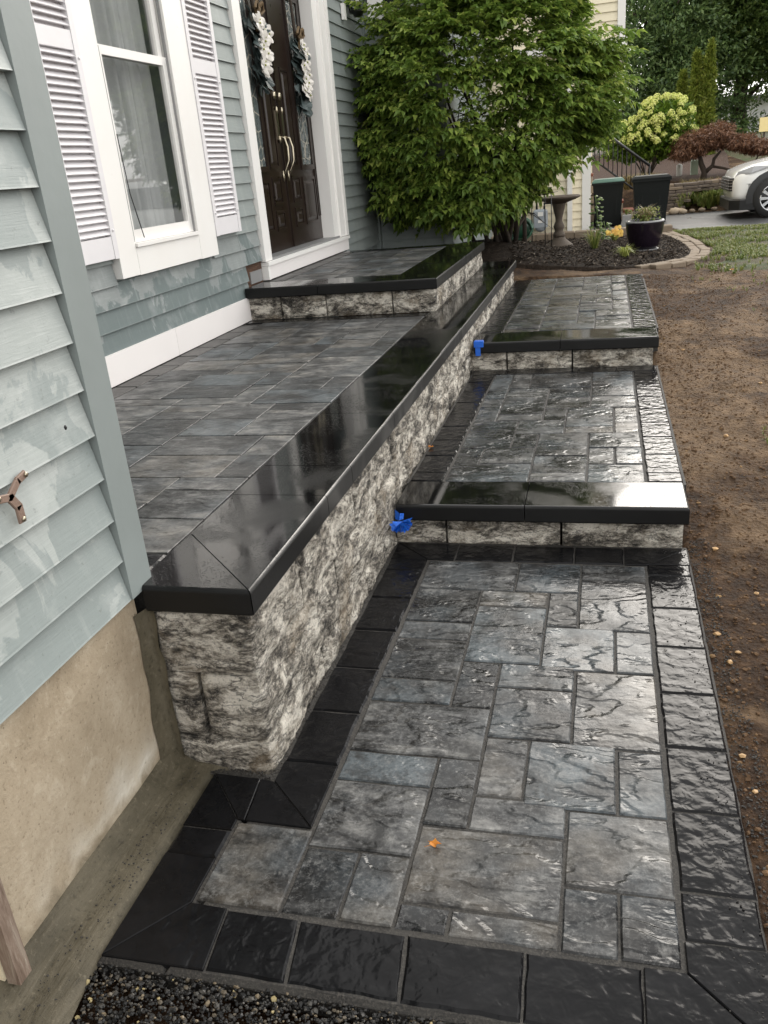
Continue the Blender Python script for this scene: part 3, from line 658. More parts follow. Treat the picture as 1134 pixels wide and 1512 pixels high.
# wall carcass: bump-out by the camera, recessed wall with a window opening, return wall by the bush
b.box(-4.5, -1.185, -1.5, 1.70, .50, 5.6)
x0, x1 = -2.75, -2.535
b.box(x0, x1, 1.72, 4.30, .2, 5.6); b.box(x0, x1, 5.10, 6.34, .2, 5.6); b.box(x0, x1, 4.30, 5.10, .2, 1.24); b.box(x0, x1, 4.30, 5.10, 3.1, 5.6)
b.box(x0, x1, 6.34, 8.10, 3.1, 5.6); b.box(x0, x1, 6.34, 8.10, .2, .93); b.box(x0, x1, 8.10, 9.88, .2, 5.6)
b.box(-4.5, -1.72, 9.882, 14, .2, 5.6)
b.box(-4.5, -4.4, 1.72, 9.88, .2, 5.6)
b.build('wall', M_CORNER, house)
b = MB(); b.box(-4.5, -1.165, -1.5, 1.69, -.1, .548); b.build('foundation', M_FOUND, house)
def clap_x(name, mat, x, y0, y1, z, h, parent, th=.019, over=.012):
    """board facing +X: butt edge thick and proud, feather edge tucked under the next"""
    b = MB(); zz = z; w = random.uniform(-.0015, .0015)
    P = [(x-.03, zz), (x+w, zz), (x-.0015+w, zz+.004), (x-th, zz+h+over), (x-.034, zz+h+over)]
    for yy_ in (y0, y1): b.v += [(px, yy_, pz) for px, pz in P]
    for i in range(5): j = (i+1) % 5; b.face((i, 5+i, 5+j, j))
    b.face((0, 1, 2, 3, 4)); b.face((9, 8, 7, 6, 5))
    return b.build(name, mat, parent)
def clap_y(name, mat, y, x0, x1, z, h, parent, th=.019, over=.012, s=-1):
    b = MB(); P = [(y-s*.03, z), (y, z), (y-s*.0015, z+.004), (y-s*th, z+h+over), (y-s*.034, z+h+over)]
    for xx in (x0, x1): b.v += [(xx, py, pz) for py, pz in P]
    for i in range(5): j = (i+1) % 5; b.face((j, 5+j, 5+i, i))
    b.face((4, 3, 2, 1, 0)); b.face((5, 6, 7, 8, 9))
    return b.build(name, mat, parent)
for k in range(26):
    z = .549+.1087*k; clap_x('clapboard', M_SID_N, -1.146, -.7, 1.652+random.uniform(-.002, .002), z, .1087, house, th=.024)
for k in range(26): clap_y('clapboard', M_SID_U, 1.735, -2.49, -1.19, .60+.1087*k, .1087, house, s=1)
b = MB(); b.box(-1.175, -1.1435, 1.655, 1.757, .549, 3.6); b.build('corner_board', M_CORNER, house)
b = MB(); b.box(-1.27, -1.176, 1.729, 1.757, .565, 3.6); b.build('corner_board', M_CORNER, house)
# recessed wall
zb = .722
for k in range(28):
    z = zb+.1105*k; h = .1105
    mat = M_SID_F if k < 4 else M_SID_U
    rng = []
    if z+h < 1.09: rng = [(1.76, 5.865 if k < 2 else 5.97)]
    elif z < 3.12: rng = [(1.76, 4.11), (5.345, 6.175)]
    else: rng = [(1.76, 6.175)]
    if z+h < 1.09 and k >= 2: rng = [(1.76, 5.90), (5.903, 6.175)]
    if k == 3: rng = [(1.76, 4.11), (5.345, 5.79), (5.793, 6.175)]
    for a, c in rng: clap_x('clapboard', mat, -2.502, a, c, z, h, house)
    if z+h > Z3: clap_x('clapboard', M_SID_U, -2.502, 8.455, 9.85, z, h, house)
b = MB(); b.box(-2.533, -2.492, 1.75, 4.62, ZP+.002, zb+.004); b.build('trim_board', M_TRIMB, house)
b = MB(); b.box(-2.533, -2.492, 4.623, 5.875, ZP+.002, zb+.004); b.build('trim_board', M_TRIMB, house)
b = MB(); b.box(-2.534, -2.522, 5.87, 6.18, .74, 1.0); b.build('bare_sheathing', M_ROT, house, label='patch of exposed brown rotten sheathing beside the door frame')
b = MB(); b.box(-2.533, -2.515, 5.93, 6.16, .80, .885); b.build('flashing', M_GREYSILL, house)
# return wall behind the bush with its own window
for k in range(42): clap_y('clapboard', M_SID_U, 9.868, -2.50, -1.74, .30+.1105*k, .1105, house)
b = MB(); b.box(-2.545, -2.49, 9.80, 9.866, .3, 5.6); b.build('corner_board', M_CORNER, house)
b = MB(); b.box(-1.76, -1.66, 9.845, 9.88, .3, 5.6); b.build('corner_board', M_SID_U, house)
w2 = MB(); w2.box(-2.44, -2.27, 9.83, 9.862, 2.96, 4.5); w2.box(-2.01, -1.83, 9.83, 9.862, 2.96, 4.5); w2.box(-2.268, -2.012, 9.83, 9.862, 2.96, 3.03); w2o = w2.build('window', M_WHITE, house)
M_GLASSD = flat('dark_pane', (.015, .018, .02), .05, .1, 3, 0.0)
b = MB(); b.box(-2.268, -2.012, 9.845, 9.862, 3.032, 4.5); b.build('pane', M_GLASSD, w2o)

# window
t = NT('thin_glass'); g_ = t.n('ShaderNodeBsdfGlossy'); g_.inputs['Roughness'].default_value = .02; tr = t.n('ShaderNodeBsdfTransparent'); tr.inputs[0].default_value = (.9, .9, .9, 1)
fr = t.n('ShaderNodeFresnel'); fr.inputs[0].default_value = 1.9; mx = t.n('ShaderNodeMixShader')
gb = t.n('ShaderNodeNewGeometry'); t.lk(t.math('MULTIPLY', fr.outputs[0], t.math('SUBTRACT', 1, gb.outputs['Backfacing'])), mx.inputs[0]); t.lk(tr.outputs[0], mx.inputs[1]); t.lk(g_.outputs[0], mx.inputs[2]); t.lk(mx.outputs[0], t.out.inputs[0]); M_GLASS = t.mat
win = empty('window', (-2.5, 4.7, 1.08)); setpar(win, house, (-2.5, 4.7, 1.08))
X = -2.468
def cas(name, y0, y1, z0, z1, xa=-2.53, xb=X, m=M_WHITE, par=win, **k):
    b = MB(); b.box(xa, xb, y0, y1, z0, z1); return b.build(name, m, par, **k)
cas('casing', 4.115, 4.30, 1.081, 3.24); cas('casing', 5.09, 5.345, 1.075, 3.24); cas('casing', 4.303, 5.087, 3.10, 3.24)
cas('casing', 4.303, 5.087, 1.078, 1.222, label='flat apron board under the window')
cas('sill', 4.305, 5.085, 1.224, 1.243, -2.53, -2.455)
for (z0, z1, xo) in ((1.245, 2.21, -2.492), (2.165, 3.1, -2.512)):
    w = .05
    b = MB(); b.box(xo-.03, xo, 4.312, 4.312+w, z0, z1); b.box(xo-.03, xo, 5.078-w, 5.078, z0, z1); b.box(xo-.03, xo, 4.312+w+.001, 5.078-w-.001, z0, z0+(.065 if z0 < 2 else .04)); b.box(xo-.03, xo, 4.312+w+.001, 5.078-w-.001, z1-.045, z1)
    s_ = b.build('sash', M_WHITE, win); bb = MB(); bb.box(xo-.018, xo-.014, 4.312+w, 5.078-w, z0+.03, z1-.03); bb.build('pane', M_GLASS, s_)
b = MB(); b.box(-2.50, -2.484, 4.303, 4.311, 1.243, 3.1); b.box(-2.50, -2.484, 5.079, 5.087, 1.243, 3.1); b.build('track', M_GREYSILL, win)
for ya in (5.055, 4.318): b = MB(); b.box(-2.483, -2.478, ya, ya+.006, 1.25, 2.2); b.build('screen_track', M_GREYSILL, win)
b = MB(); b.tube([(-2.474, 4.335, 1.79), (-2.476, 4.36, 1.5), (-2.472, 4.42, 1.265)], .003, 5); b.build('cord', M_BLACK, win)
# room behind the window
M_ROOM = flat('dim_room', (.05, .05, .05), .9, .1, 2, .0)
b = MB(); b.quad((-2.76, 4.0, .9), (-2.76, 5.4, .9), (-3.6, 5.4, .9), (-3.6, 4.0, .9)); b.quad((-3.6, 4.0, .9), (-3.6, 5.4, .9), (-3.6, 5.4, 3.4), (-3.6, 4.0, 3.4)); b.quad((-2.76, 4.0, .9), (-3.6, 4.0, .9), (-3.6, 4.0, 3.4), (-2.76, 4.0, 3.4)); b.quad((-3.6, 5.4, .9), (-2.76, 5.4, .9), (-2.76, 5.4, 3.4), (-3.6, 5.4, 3.4)); b.quad((-2.76, 4.0, 3.4), (-3.6, 4.0, 3.4), (-3.6, 5.4, 3.4), (-2.76, 5.4, 3.4))
b.build('room_lining', M_ROOM, house)
t = NT('curtain_cloth'); v = t.coord('World', False, (1, 1, .2)); n = t.noise(v, 9, 3)
M_CURT = t.fin(t.mix(n, (.42, .44, .44), (.60, .62, .61)), .8)
b = MB(); b.smooth = True; ny = 90; zs = [1.1, 2.2, 3.2]
for j, z in enumerate(zs):
    for i in range(ny):
        y = 4.2+1.0*i/(ny-1); x = -2.625+.030*math.sin(i*.52+.8*math.sin(i*.11))+.014*math.sin(i*1.3)
        b.v.append((x, y, z))
for j in range(2):
    for i in range(ny-1): b.face((j*ny+i, j*ny+i+1, (j+1)*ny+i+1, (j+1)*ny+i))
b.build('curtain', M_CURT, None, label='pale blue-grey pleated curtain hanging behind the window glass', cat='curtain')

# shutters
def shutter(y0, y1, lab):
    s = empty('shutter', (0, 0, 0)); setpar(s, house, (-2.48, (y0+y1)/2, 1.19)); s['label'] = lab
    xb, xf = -2.50, -2.462; w = .042
    def bx(n, a, c, z0, z1, x1=xf, **k): q = MB(); q.box(xb, x1, a, c, z0, z1); return q.build(n, M_SHUT, s, **k)
    bx('stile', y0, y0+w, 1.188, 3.2); bx('stile', y1-w, y1, 1.188, 3.2)
    bx('rail', y0+w+.001, y1-w-.001, 1.19, 1.30, xf-.003); bx('rail', y0+w+.001, y1-w-.001, 2.152, 2.235, xf-.003); bx('rail', y0+w+.001, y1-w-.001, 3.1, 3.2, xf-.003)
    bx('backing', y0+w+.001, y1-w-.001, 1.301, 3.099, xb+.006)
    q = MB(); a, c = -(y1-y0)/2+w, (y1-y0)/2-w
    P = [(-.013, .013), (.0125, -.010), (.0155, -.006), (-.009, .017)]
    for yy_ in (a, c): q.v += [(px, yy_, pz) for px, pz in P]
    for i in range(4): j = (i+1) % 4; q.face((i, 4+i, 4+j, j))
    q.face((0, 1, 2, 3)); q.face((7, 6, 5, 4)); me = q.mesh('slat', M_SHUT)
    z = 1.318
    while z < 3.09:
        if not (2.135 < z < 2.25): inst('slat', me, s, (-2.479, (y0+y1)/2, z))
        z += .0325
    for zz in (1.33, 2.12):
        for yy_ in (y0+.02, y1-.02):
            q = MB(); q.blob((xf+.002, yy_, zz), (.005, .008, .008), 8, 4); q.build('screw', M_SHUT, s)
shutter(3.745, 4.112, 'louvred shutter left of the window, half behind the corner board'); shutter(5.348, 5.765, 'louvred shutter right of the window')

# door
fd = empty('front_door', (0, 0, 0)); setpar(fd, house, (-2.55, 7.23, .95))
def dbx(n, xa, xb, y0, y1, z0, z1, m=M_WHITE, par=fd, **k): q = MB(); q.box(xa, xb, y0, y1, z0, z1); return q.build(n, m, par, **k)
dbx('casing', -2.535, -2.482, 6.182, 6.325, .93, 3.3); dbx('casing', -2.535, -2.482, 8.22, 8.375, .93, 3.3); dbx('casing', -2.535, -2.470, 8.378, 8.455, .93, 3.3)
dbx('jamb', -2.66, -2.50, 6.327, 6.36, .94, 3.3); dbx('jamb', -2.66, -2.50, 8.06, 8.218, .94, 3.3, label='wide white right-hand door jamb')
dbx('threshold', -2.66, -2.488, 6.34, 8.19, .905, .945, M_GREYSILL); dbx('sill_nose', -2.535, -2.465, 6.19, 8.46, .897, .925, M_WHITE)
dbx('kick_board', -2.535, -2.478, 6.225, 8.44, Z3+.002, .896, M_TRIMB); dbx('kick_post', -2.535, -2.470, 6.185, 6.222, Z3+.002, .895, M_WHITE)
XD = -2.615
t = NT('door_glass'); v = t.coord('World', False); n = t.vor(v, 26); e = t.vor(v, 9, 'DISTANCE_TO_EDGE')
M_DGL = t.fin(t.mix(t.ramp(e, [(.02, 1), (.05, 0)]), (.10, .12, .12), (.35, .33, .28)), .12, t.bump(n, .6, .01))
def leaf(y0, y1, lead):
    lf = dbx('door_leaf', XD-.045, XD, y0, y1, .947, 3.3, M_DOOR)
    W_ = y1-y0
    def pan(a, c, z0, z1, dep=.010):      # raised panel framed by a moulding
        q = MB(); ya, yc = y0+a*W_, y0+c*W_; m_ = .022
        for (p0, p1, q0, q1) in ((ya, yc, z0, z0+m_), (ya, yc, z1-m_, z1), (ya, ya+m_, z0+m_+.0005, z1-m_-.0005), (yc-m_, yc, z0+m_+.0005, z1-m_-.0005)): q.box(XD-.004, XD+dep, p0, p1, q0, q1)
        n = len(q.v); i1, i2 = m_+.012, m_+.035
        i2 = min(i2, (yc-ya)*.42)
        for d, xx in ((i1, XD+.001), (i2, XD+.012)): q.v += [(xx, ya+d, z0+d), (xx, yc-d, z0+d), (xx, yc-d, z1-d), (xx, ya+d, z1-d)]
        for i in range(4): j = (i+1) % 4; q.face((n+i, n+j, n+4+j, n+4+i))
        q.face((n+4, n+5, n+6, n+7)); q.build('panel', M_DOOR, lf)
    if lead: cols = ((.12, .52), (.60, .85))
    else: cols = ((.48, .88), (.15, .40))
    (a, c), (d, e) = cols
    pan(a, c, 1.10, 1.50); pan(d, e, 1.10, 1.26); pan(d, e, 1.30, 1.52); pan(d, e, 1.58, 2.35)
    # tall glazed light with a frame
    ya, yc = y0+a*W_, y0+c*W_
    q = MB()
    for (p0, p1, q0, q1) in ((ya, yc, 1.56, 1.60), (ya, yc, 2.88, 2.92), (ya, ya+.03, 1.601, 2.879), (yc-.03, yc, 1.601, 2.879)): q.box(XD-.004, XD+.018, p0, p1, q0, q1)
    q.build('light_frame', M_DOOR, lf); q = MB(); q.box(XD-.002, XD+.004, ya+.031, yc-.031, 1.602, 2.878); q.build('pane', M_DGL, lf)
    for f_ in (.90 if lead else .04,): pass
    q = MB()
    for yy_ in ((y0+.92*W_, y0+.965*W_) if not lead else (y0+.03*W_, y0+.075*W_)): q.box(XD-.003, XD+.012, yy_-.008, yy_+.008, 1.15, 3.0)
    q.build('fluting', M_DOOR, lf)
    # handle set
    yh = y1-.055 if lead else y0+.06
    q = MB(); q.lathe([(.001, 0), (.03, .001), (.032, .006), (.024, .016), (.012, .02), (.001, .021)], 16, cap=False)
    q.v = [(XD+p[2], yh+p[0], 2.13+p[1]) for p in q.v]; q.build('deadbolt', M_BRASS, lf)
    hz0 = .12
    q = MB(); q.box(XD, XD+.010, yh-.020, yh+.020, 1.68, 1.90); q.blob((XD+.012, yh, 1.90), (.012, .02, .03), 8, 5); q.blob((XD+.012, yh, 1.68), (.012, .02, .03), 8, 5)
    q.tube([(XD+.012, yh, 1.70), (XD+.045, yh+.012, 1.69), (XD+.062, yh+.02, 1.62), (XD+.058, yh+.012, 1.52), (XD+.035, yh-.004, 1.44), (XD+.010, yh-.006, 1.41)], [.009, .010, .011, .011, .009, .008], 8)
    q.blob((XD+.008, yh-.006, 1.40), (.010, .018, .045), 8, 5); q.v = [(v_[0], v_[1], v_[2]+hz0) for v_ in q.v]; q.build('handle', M_BRASS, lf)
leaf(6.362, 7.208, True); leaf(7.216, 8.058, False)
dbx('astragal', XD, XD+.014, 7.195, 7.230, .95, 3.3, M_DOOR)

# wreath swags on the doors
M_PETAL = leaf_mat('orchid_petal', [(0, (.72, .68, .62)), (1, (.85, .82, .78))], .2, .5); M_DKLEAF = leaf_mat('eucalyptus_leaf', [(0, (.02, .03, .028)), (1, (.09, .12, .12))], .1, .4); M_BURL = flat('burlap', (.14, .095, .05), .9, .3, 40, .6)
def petal(b, c, nrm, r, up_):
    nrm = Vector(nrm).normalized(); a = nrm.cross(up_).normalized(); u_ = a.cross(nrm)
    n = len(b.v); b.v.append(tuple(c)); k = 6
    for i in range(k+1):
        w = -1.1+2.2*i/k; q = Vector(c)+u_*(r*math.cos(w)*.2+r*(.5+.5*math.cos(w*1.3)))+a*(r*.62*math.sin(w)) + nrm*(.2*r*math.cos(w*2)); b.v.append(tuple(q))
    for i in range(k): b.face((n, n+1+i, n+2+i))
def swag(y, ztop, lab, L):
    s = empty('flower_swag', (XD+.05, y, ztop-L), lab, 'wreath', 'flower swags on the front doors')
    WM[s.name] = Vector((XD+.05, y, ztop-L))
    q = MB()
    for i in range(64):
        f = i/64; z = ztop-.02-L*f; yy_ = y+random.uniform(-.09, .09)*(1-.4*f); x = XD+random.uniform(.02, .07)
        d = Vector((.5, random.uniform(-1, 1), random.uniform(-1.1, .2))).normalized(); petal(q, (x, yy_, z), (1, random.uniform(-.6, .6), random.uniform(-.3, .6)), random.uniform(.06, .11), d)
    q.build('foliage', M_DKLEAF, s)
    q = MB(); q.tube([(XD+.04, y-.01, ztop+.25), (XD+.045, y, ztop), (XD+.05, y+.015, ztop-L*.6), (XD+.04, y+.04, ztop-L*1.05)], [.012, .016, .01, .004], 6); q.build('vine', M_BARK, s)
    q = MB()
    for sx in (-1, 1): q.tube([(XD+.07, y, ztop-.02), (XD+.10, y+sx*.05, ztop+.03), (XD+.09, y+sx*.09, ztop-.01), (XD+.08, y+sx*.04, ztop-.05), (XD+.07, y, ztop-.02)], .016, 6)
    q.blob((XD+.08, y, ztop-.02), (.025, .025, .03), 8, 5); q.tube([(XD+.08, y, ztop-.03), (XD+.07, y-.04, ztop-.16)], .015, 5); q.build('bow', M_BURL, s)
    n = 13
    for i in range(n):
        f = (i+.3)/n; c = Vector((XD+.10+random.uniform(-.01, .015), y+random.uniform(-.11, .10)*(1-.3*f)+.015*math.sin(i), ztop-.08-(L-.16)*f)); q = MB()
        nn = Vector((1, random.uniform(-.5, .1), random.uniform(-.2, .4)))
        for k in range(5):
            a = 2*math.pi*k/5+random.uniform(-.2, .2); upv = Vector((0, math.cos(a), math.sin(a))); petal(q, c, nn, random.uniform(.044, .058), upv)
        q.mi = 1; q.blob(c+Vector((.008, 0, 0)), (.008, .008, .008), 6, 4); q.build('orchid', [M_PETAL, M_GOLD], s)
swag(6.82, 2.70, 'white orchid swag with burlap bow on the left door leaf', .52); swag(7.74, 2.63, 'white orchid swag with burlap bow on the right door leaf', .58)

# wall lantern
ln = empty('wall_lantern', (-2.44, 9.28, 2.93), 'black glass-sided wall lantern beside the door above the bush', 'lantern')
q = MB(); q.lathe([(.001, 0), (.045, .0), (.05, .02), (.085, .03), (.09, .045)], 12, (-2.40, 9.28, 2.93), cap=True); q.build('base', M_BLACK, ln)
q = MB()
for i in range(6):
    a = math.pi/3*i; q.tube([(-2.40+.085*math.cos(a), 9.28+.085*math.sin(a), 2.97), (-2.40+.115*math.cos(a), 9.28+.115*math.sin(a), 3.22)], .006, 5)
for zz, rr in ((2.975, .085), (3.1, .10), (3.22, .115)): q.tube([(-2.40+rr*math.cos(k*math.pi/6), 9.28+rr*math.sin(k*math.pi/6), zz) for k in range(13)], .006, 5)
q.tube([(-2.50, 9.28, 3.2), (-2.46, 9.28, 3.3), (-2.40, 9.28, 3.32)], .01, 6); q.build('cage', M_BLACK, ln)
q = MB(); q.lathe([(.08, 2.975), (.108, 3.215)], 6, (-2.40, 9.28, 0), cap=False); q.build('glass', M_GLASS, ln)
q = MB(); q.lathe([(.022, 2.96), (.022, 3.08), (.005, 3.09)], 10, (-2.40, 9.28, 0)); q.build('candle', M_WHITE, ln)
q = MB(); q.lathe([(.125, 3.225), (.09, 3.27), (.03, 3.31), (.001, 3.33)], 12, (-2.40, 9.28, 0)); q.build('roof', M_BLACK, ln)
q = MB(); q.box(-2.502, -2.47, 9.02, 9.09, 2.88, 3.02); q.build('doorbell_box', M_WHITE, house)

# rusty strap on the near siding
M_RUST = flat('brown_strap', (.22, .15, .115), .55, .2, 30, .4)
st = empty('metal_strap', (-1.14, 1.33, .94), 'brown three-legged metal strap screwed to the near siding', 'bracket')
q = MB(); X0 = -1.139
def strap(pts, w=.008):
    for (a, c) in zip(pts, pts[1:]):
        a, c = Vector(a), Vector(c); d = (c-a).normalized(); n_ = Vector((-d.y, d.x))*w
        q.slab([tuple(a-n_-d*.004), tuple(c-n_+d*.004), tuple(c+n_+d*.004), tuple(a+n_-d*.004)][::1], 0, .006, .0015, bottom=True)
strap([(1.275, .972), (1.318, .962)]); strap([(1.318, .962), (1.352, .985), (1.375, .990)]); strap([(1.318, .962), (1.336, .935), (1.336, .905)], .010)
q.v = [(X0+v_[2], v_[0], v_[1]) for v_ in q.v]; q.f = [tuple(reversed(f_)) for f_ in q.f]; q.build('strap', M_RUST, st)
for (yy_, zz) in ((1.375, .990), (1.336, .908), (1.283, .972)):
    q = MB(); q.blob((X0+.008, yy_, zz), (.003, .006, .006), 8, 4); q.build('screw', M_BRASS, st)
q = MB(); q.blob((-1.1445, 1.552, 1.035), (.003, .004, .006), 8, 4); q.build('nail_hole', M_BLACK, house)

# post at the lower left
t = NT('weathered_post'); v = t.coord('World', False, (4, 4, .5)); n = t.noise(v, 14, 5, .7, .6)
M_POSTB = t.fin(t.ramp(n, [(.3, (.10, .065, .045)), (.5, (.20, .145, .11)), (.66, (.30, .25, .20)), (.72, (.7, .66, .58))]), .8, t.bump(n, .6, .004))
po = empty('wooden_post', (-1.19, .98, .03), 'weathered brown and cream painted wooden post at the foot of the foundation', 'post')
q = MB(); q.box(-1.152, -1.122, .966, 1.002, .04, .62); q.build('outer_board', M_POSTB, po)
q = MB(); q.box(-1.30, -1.154, .962, 1.0, .05, .62); q.build('inner_board', flat('cream_paint', (.66, .58, .42), .6, .15, 25, .3), po)

# blue tapes
def tape(x, y, z, lab, fan):
    s = empty('blue_tape', (x, y, z-.05), lab, 'tape', 'blue tape left in the corners of the steps')
    q = MB()
    if fan:
        # a folded tag standing in the joint
        q.quad((x-.004, y-.012, z), (x+.012, y-.02, z-.004), (x+.016, y-.018, z+.030), (x-.004, y-.006, z+.040)); q.quad((x+.013, y-.02, z-.004), (x+.032, y-.012, z), (x+.034, y-.004, z+.022), (x+.018, y-.012, z+.026))
        q.build('folded_end', M_BLUE, s); q = MB()
        c = Vector((x+.02, y-.02, z-.014)); k = 9
        for i in range(k):
            a = R(-150+i*185/k); a2 = R(-150+(i+1)*185/k)
            for rr, r0, dep in ((.050, .0, .0), ):
                p1 = c+Vector((math.cos(a)*rr*random.uniform(.8, 1.1), -.018+random.uniform(-.01, .01), math.sin(a)*rr*.8)); p2 = c+Vector((math.cos(a2)*rr*random.uniform(.8, 1.1), -.018+random.uniform(-.01, .01), math.sin(a2)*rr*.8)); m_ = (p1+p2)/2+Vector((0, .014, 0))
                q.poly([tuple(c), tuple(p1), tuple(m_)]); q.poly([tuple(c), tuple(m_), tuple(p2)])
        for i in range(12):
            a = R(random.uniform(-160, 40)); p0 = c+Vector((random.uniform(-.008, .02), -.006, random.uniform(-.01, .01))); p1 = p0+Vector((math.cos(a)*random.uniform(.02, .045), -random.uniform(.005, .028), math.sin(a)*random.uniform(.02, .04))); p2 = p1+Vector((random.uniform(-.022, .022), random.uniform(-.008, .008), random.uniform(.005, .022)))
            q.poly([tuple(p0), tuple(p1), tuple(p2)])
        q.build('crumpled_tail', M_BLUE, s)
    else:
        q.slab([(x-.008, y-.03), (x+.055, y-.03), (x+.055, y+.01), (x-.008, y+.01)], z-.012, z+.030, .004, bottom=True); q.build('roll', M_BLUE, s)
        q = MB(); q.slab([(x, y-.026), (x+.035, y-.026), (x+.025, y-.015), (x, y-.015)], z-.07, z-.013, .003, bottom=True); q.build('tail', M_BLUE, s)
tape(-.835, 3.165, .135, 'crumpled bright blue tape in the wall corner below the nearest black step cap', True)
tape(-.828, 5.60, .36, 'small blue tape tab at the wall end of the farther black step cap', False)

# fallen leaves
def fleaf(x, y, z, r, rz, lab):
    q = MB(); q.smooth = False; n = len(q.v); q.v.append((x, y, z+.006)); k = 11
    for i in range(k):
        a = 2*math.pi*i/k; rr = r*(1, .55, .9, .6, 1.1, .5, .85, .6, 1.05, .6, .8)[i]; q.v.append((x+rr*math.cos(a+rz), y+rr*.75*math.sin(a+rz), z+.004+.010*abs(math.sin(a*1.5))))
    for i in range(k): q.face((0, 1+i, 1+(i+1) % k))
    q.tube([(x, y, z+.006), (x-r*1.4*math.cos(rz), y-r*1.4*math.sin(rz), z+.004)], .0008, 4)
    q.build('fallen_leaf', M_ORANGE, None, label=lab, cat='leaf')
fleaf(-.372, 1.50, .002, .018, .4, 'curled orange leaf lying on the large front paver of the walkway')
fleaf(-.83, 3.93, Z1+.002, .016, 1.4, 'small orange leaf at the foot of the stone wall beside the first step')
fleaf(1.15, 8.6, soilz(1.15, 8.6)+.004, .03, 2, 'yellow-orange leaf on the sparse grass near the stone edging')

# ------------------------------------------------------------------ planting bed, edging, low wall
def strip(name, ys, xl, xr, nx, dz, mat, zf=gz, **k):
    b = MB(); b.smooth = True
    for y in ys:
        for i in range(nx):
            x = xl(y)+(xr(y)-xl(y))*i/(nx-1); b.v.append((x, y, zf(x, y)+(dz if 0 < i < nx-1 and ys[0] < y < ys[-1] else -.04)))
    for j in range(len(ys)-1):
        for i in range(nx-1): b.face((j*nx+i, j*nx+i+1, (j+1)*nx+i+1, (j+1)*nx+i))
    return b.build(name, mat, None, origin=(0, 0, 0), **k)
def interp(P, y):
    if y <= P[0][0]: return P[0][1]
    for (a, xa), (b_, xb) in zip(P, P[1:]):
        if y <= b_: w = (y-a)/(b_-a); return xa+(xb-xa)*w
    return P[-1][1]
EDGE = [(9.10, .36), (9.3, .62), (9.6, .86), (10.0, 1.0), (10.6, 1.07), (11.6, 1.05), (12.6, 1.0), (14.2, .86)]
strip('mulch_bed', lin(9.12, 14.1, 90), lambda y: -2.3, lambda y: interp(EDGE, y)-.02, 60, .026, M_MULCH, lambda x, y: gz(x, y)+.012*mnoise.noise((x*9, y*9, 1))+.006*mnoise.noise((x*30, y*30, 1)), kind='structure')
strip('lawn', lin(7.7, 15.6, 60), lambda y: interp([(7.7, 1.7), (8.2, 1.35), (8.8, .95), (9.3, .9)] + [(a, c+.15) for a, c in EDGE[2:]] + [(15.6, .9)], y), lambda y: 16, 50, .018, M_LAWN, kind='structure')
b = MB()
for i in range(9000):
    y = random.uniform(9.2, 13.7); x = random.uniform(-1.9, interp(EDGE, y)-.12)
    if y < 11 and x < -1.0: continue
    z = gz(x, y)+.03+.010*random.random(); a = random.uniform(0, 3.14); l = random.uniform(.008, .03); w = random.uniform(.003, .007); d = Vector((math.cos(a), math.sin(a), random.gauss(0, .3))); s_ = Vector((-math.sin(a), math.cos(a), random.gauss(0, .4)))
    c = Vector((x, y, z)); n = len(b.v); b.v += [tuple(c-d*l-s_*w), tuple(c+d*l-s_*w), tuple(c+d*l+s_*w), tuple(c-d*l+s_*w), tuple(c+Vector((0, 0, w*1.5)))]
    for k in range(4): b.face((n+k, n+(k+1) % 4, n+4))
t = NT('mulch_chips'); r = t.n('ShaderNodeNewGeometry').outputs['Random Per Island']
M_CHIP = t.fin(t.ramp(r, [(0, (.006, .004, .003)), (.5, (.026, .018, .012)), (.85, (.06, .045, .034)), (1, (.18, .15, .12))]), .8, Specular_IOR_Level=.15)
b.build('mulch_chips', M_CHIP, None, kind='stuff', label='shredded bark chips strewn over the mulch bed')
eb = empty('garden_edging', (.9, 10.5, .3), 'curved double row of flat tan edging stones around the mulch bed', 'edging')
prev = None; d = 0
pts = []
for i in range(400):
    y = 9.10+i*(14.1-9.10)/399; pts.append(Vector((interp(EDGE, y), y)))
run = 0; last = pts[0]
for p in pts[1:]:
    if (p-last).length > .205:
        t_ = (p-last).normalized(); n_ = Vector((-t_.y, t_.x)); 
        for off, wd in ((.055, .10), (-.055, .10)):
            sh = t_*(.1 if off < 0 else 0); c = (p+last)/2+n_*off+sh; hl = .097; a = t_*hl; w_ = n_*wd/2
            q = MB(); z = gz(c.x, c.y)
            q.slab([tuple(c-a+w_), tuple(c-a-w_), tuple(c+a-w_), tuple(c+a+w_)], z-.05, z+.035+random.uniform(-.008, .008), .008); q.build('stone', M_TANBLK, eb)
        last = p
lw = empty('low_block_wall', (-.4, 13.9, .24), 'low tan block wall at the back of the mulch bed below the cream house', 'wall')
x = -1.9
while x < .82:
    w_ = random.choice((.24, .17, .2)); yb = 13.75+.1*random.random()*.1
    q = MB(); q.slab(rect(x, x+w_-.008, yb, yb+.2), .18, .375+random.uniform(-.004, .004), .012); q.build('block', M_TANBLK, lw); x += w_
q = MB(); q.box(-1.9, .8, 13.95, 14.15, .1, .33); q.build('backfill', M_MULCH, lw)

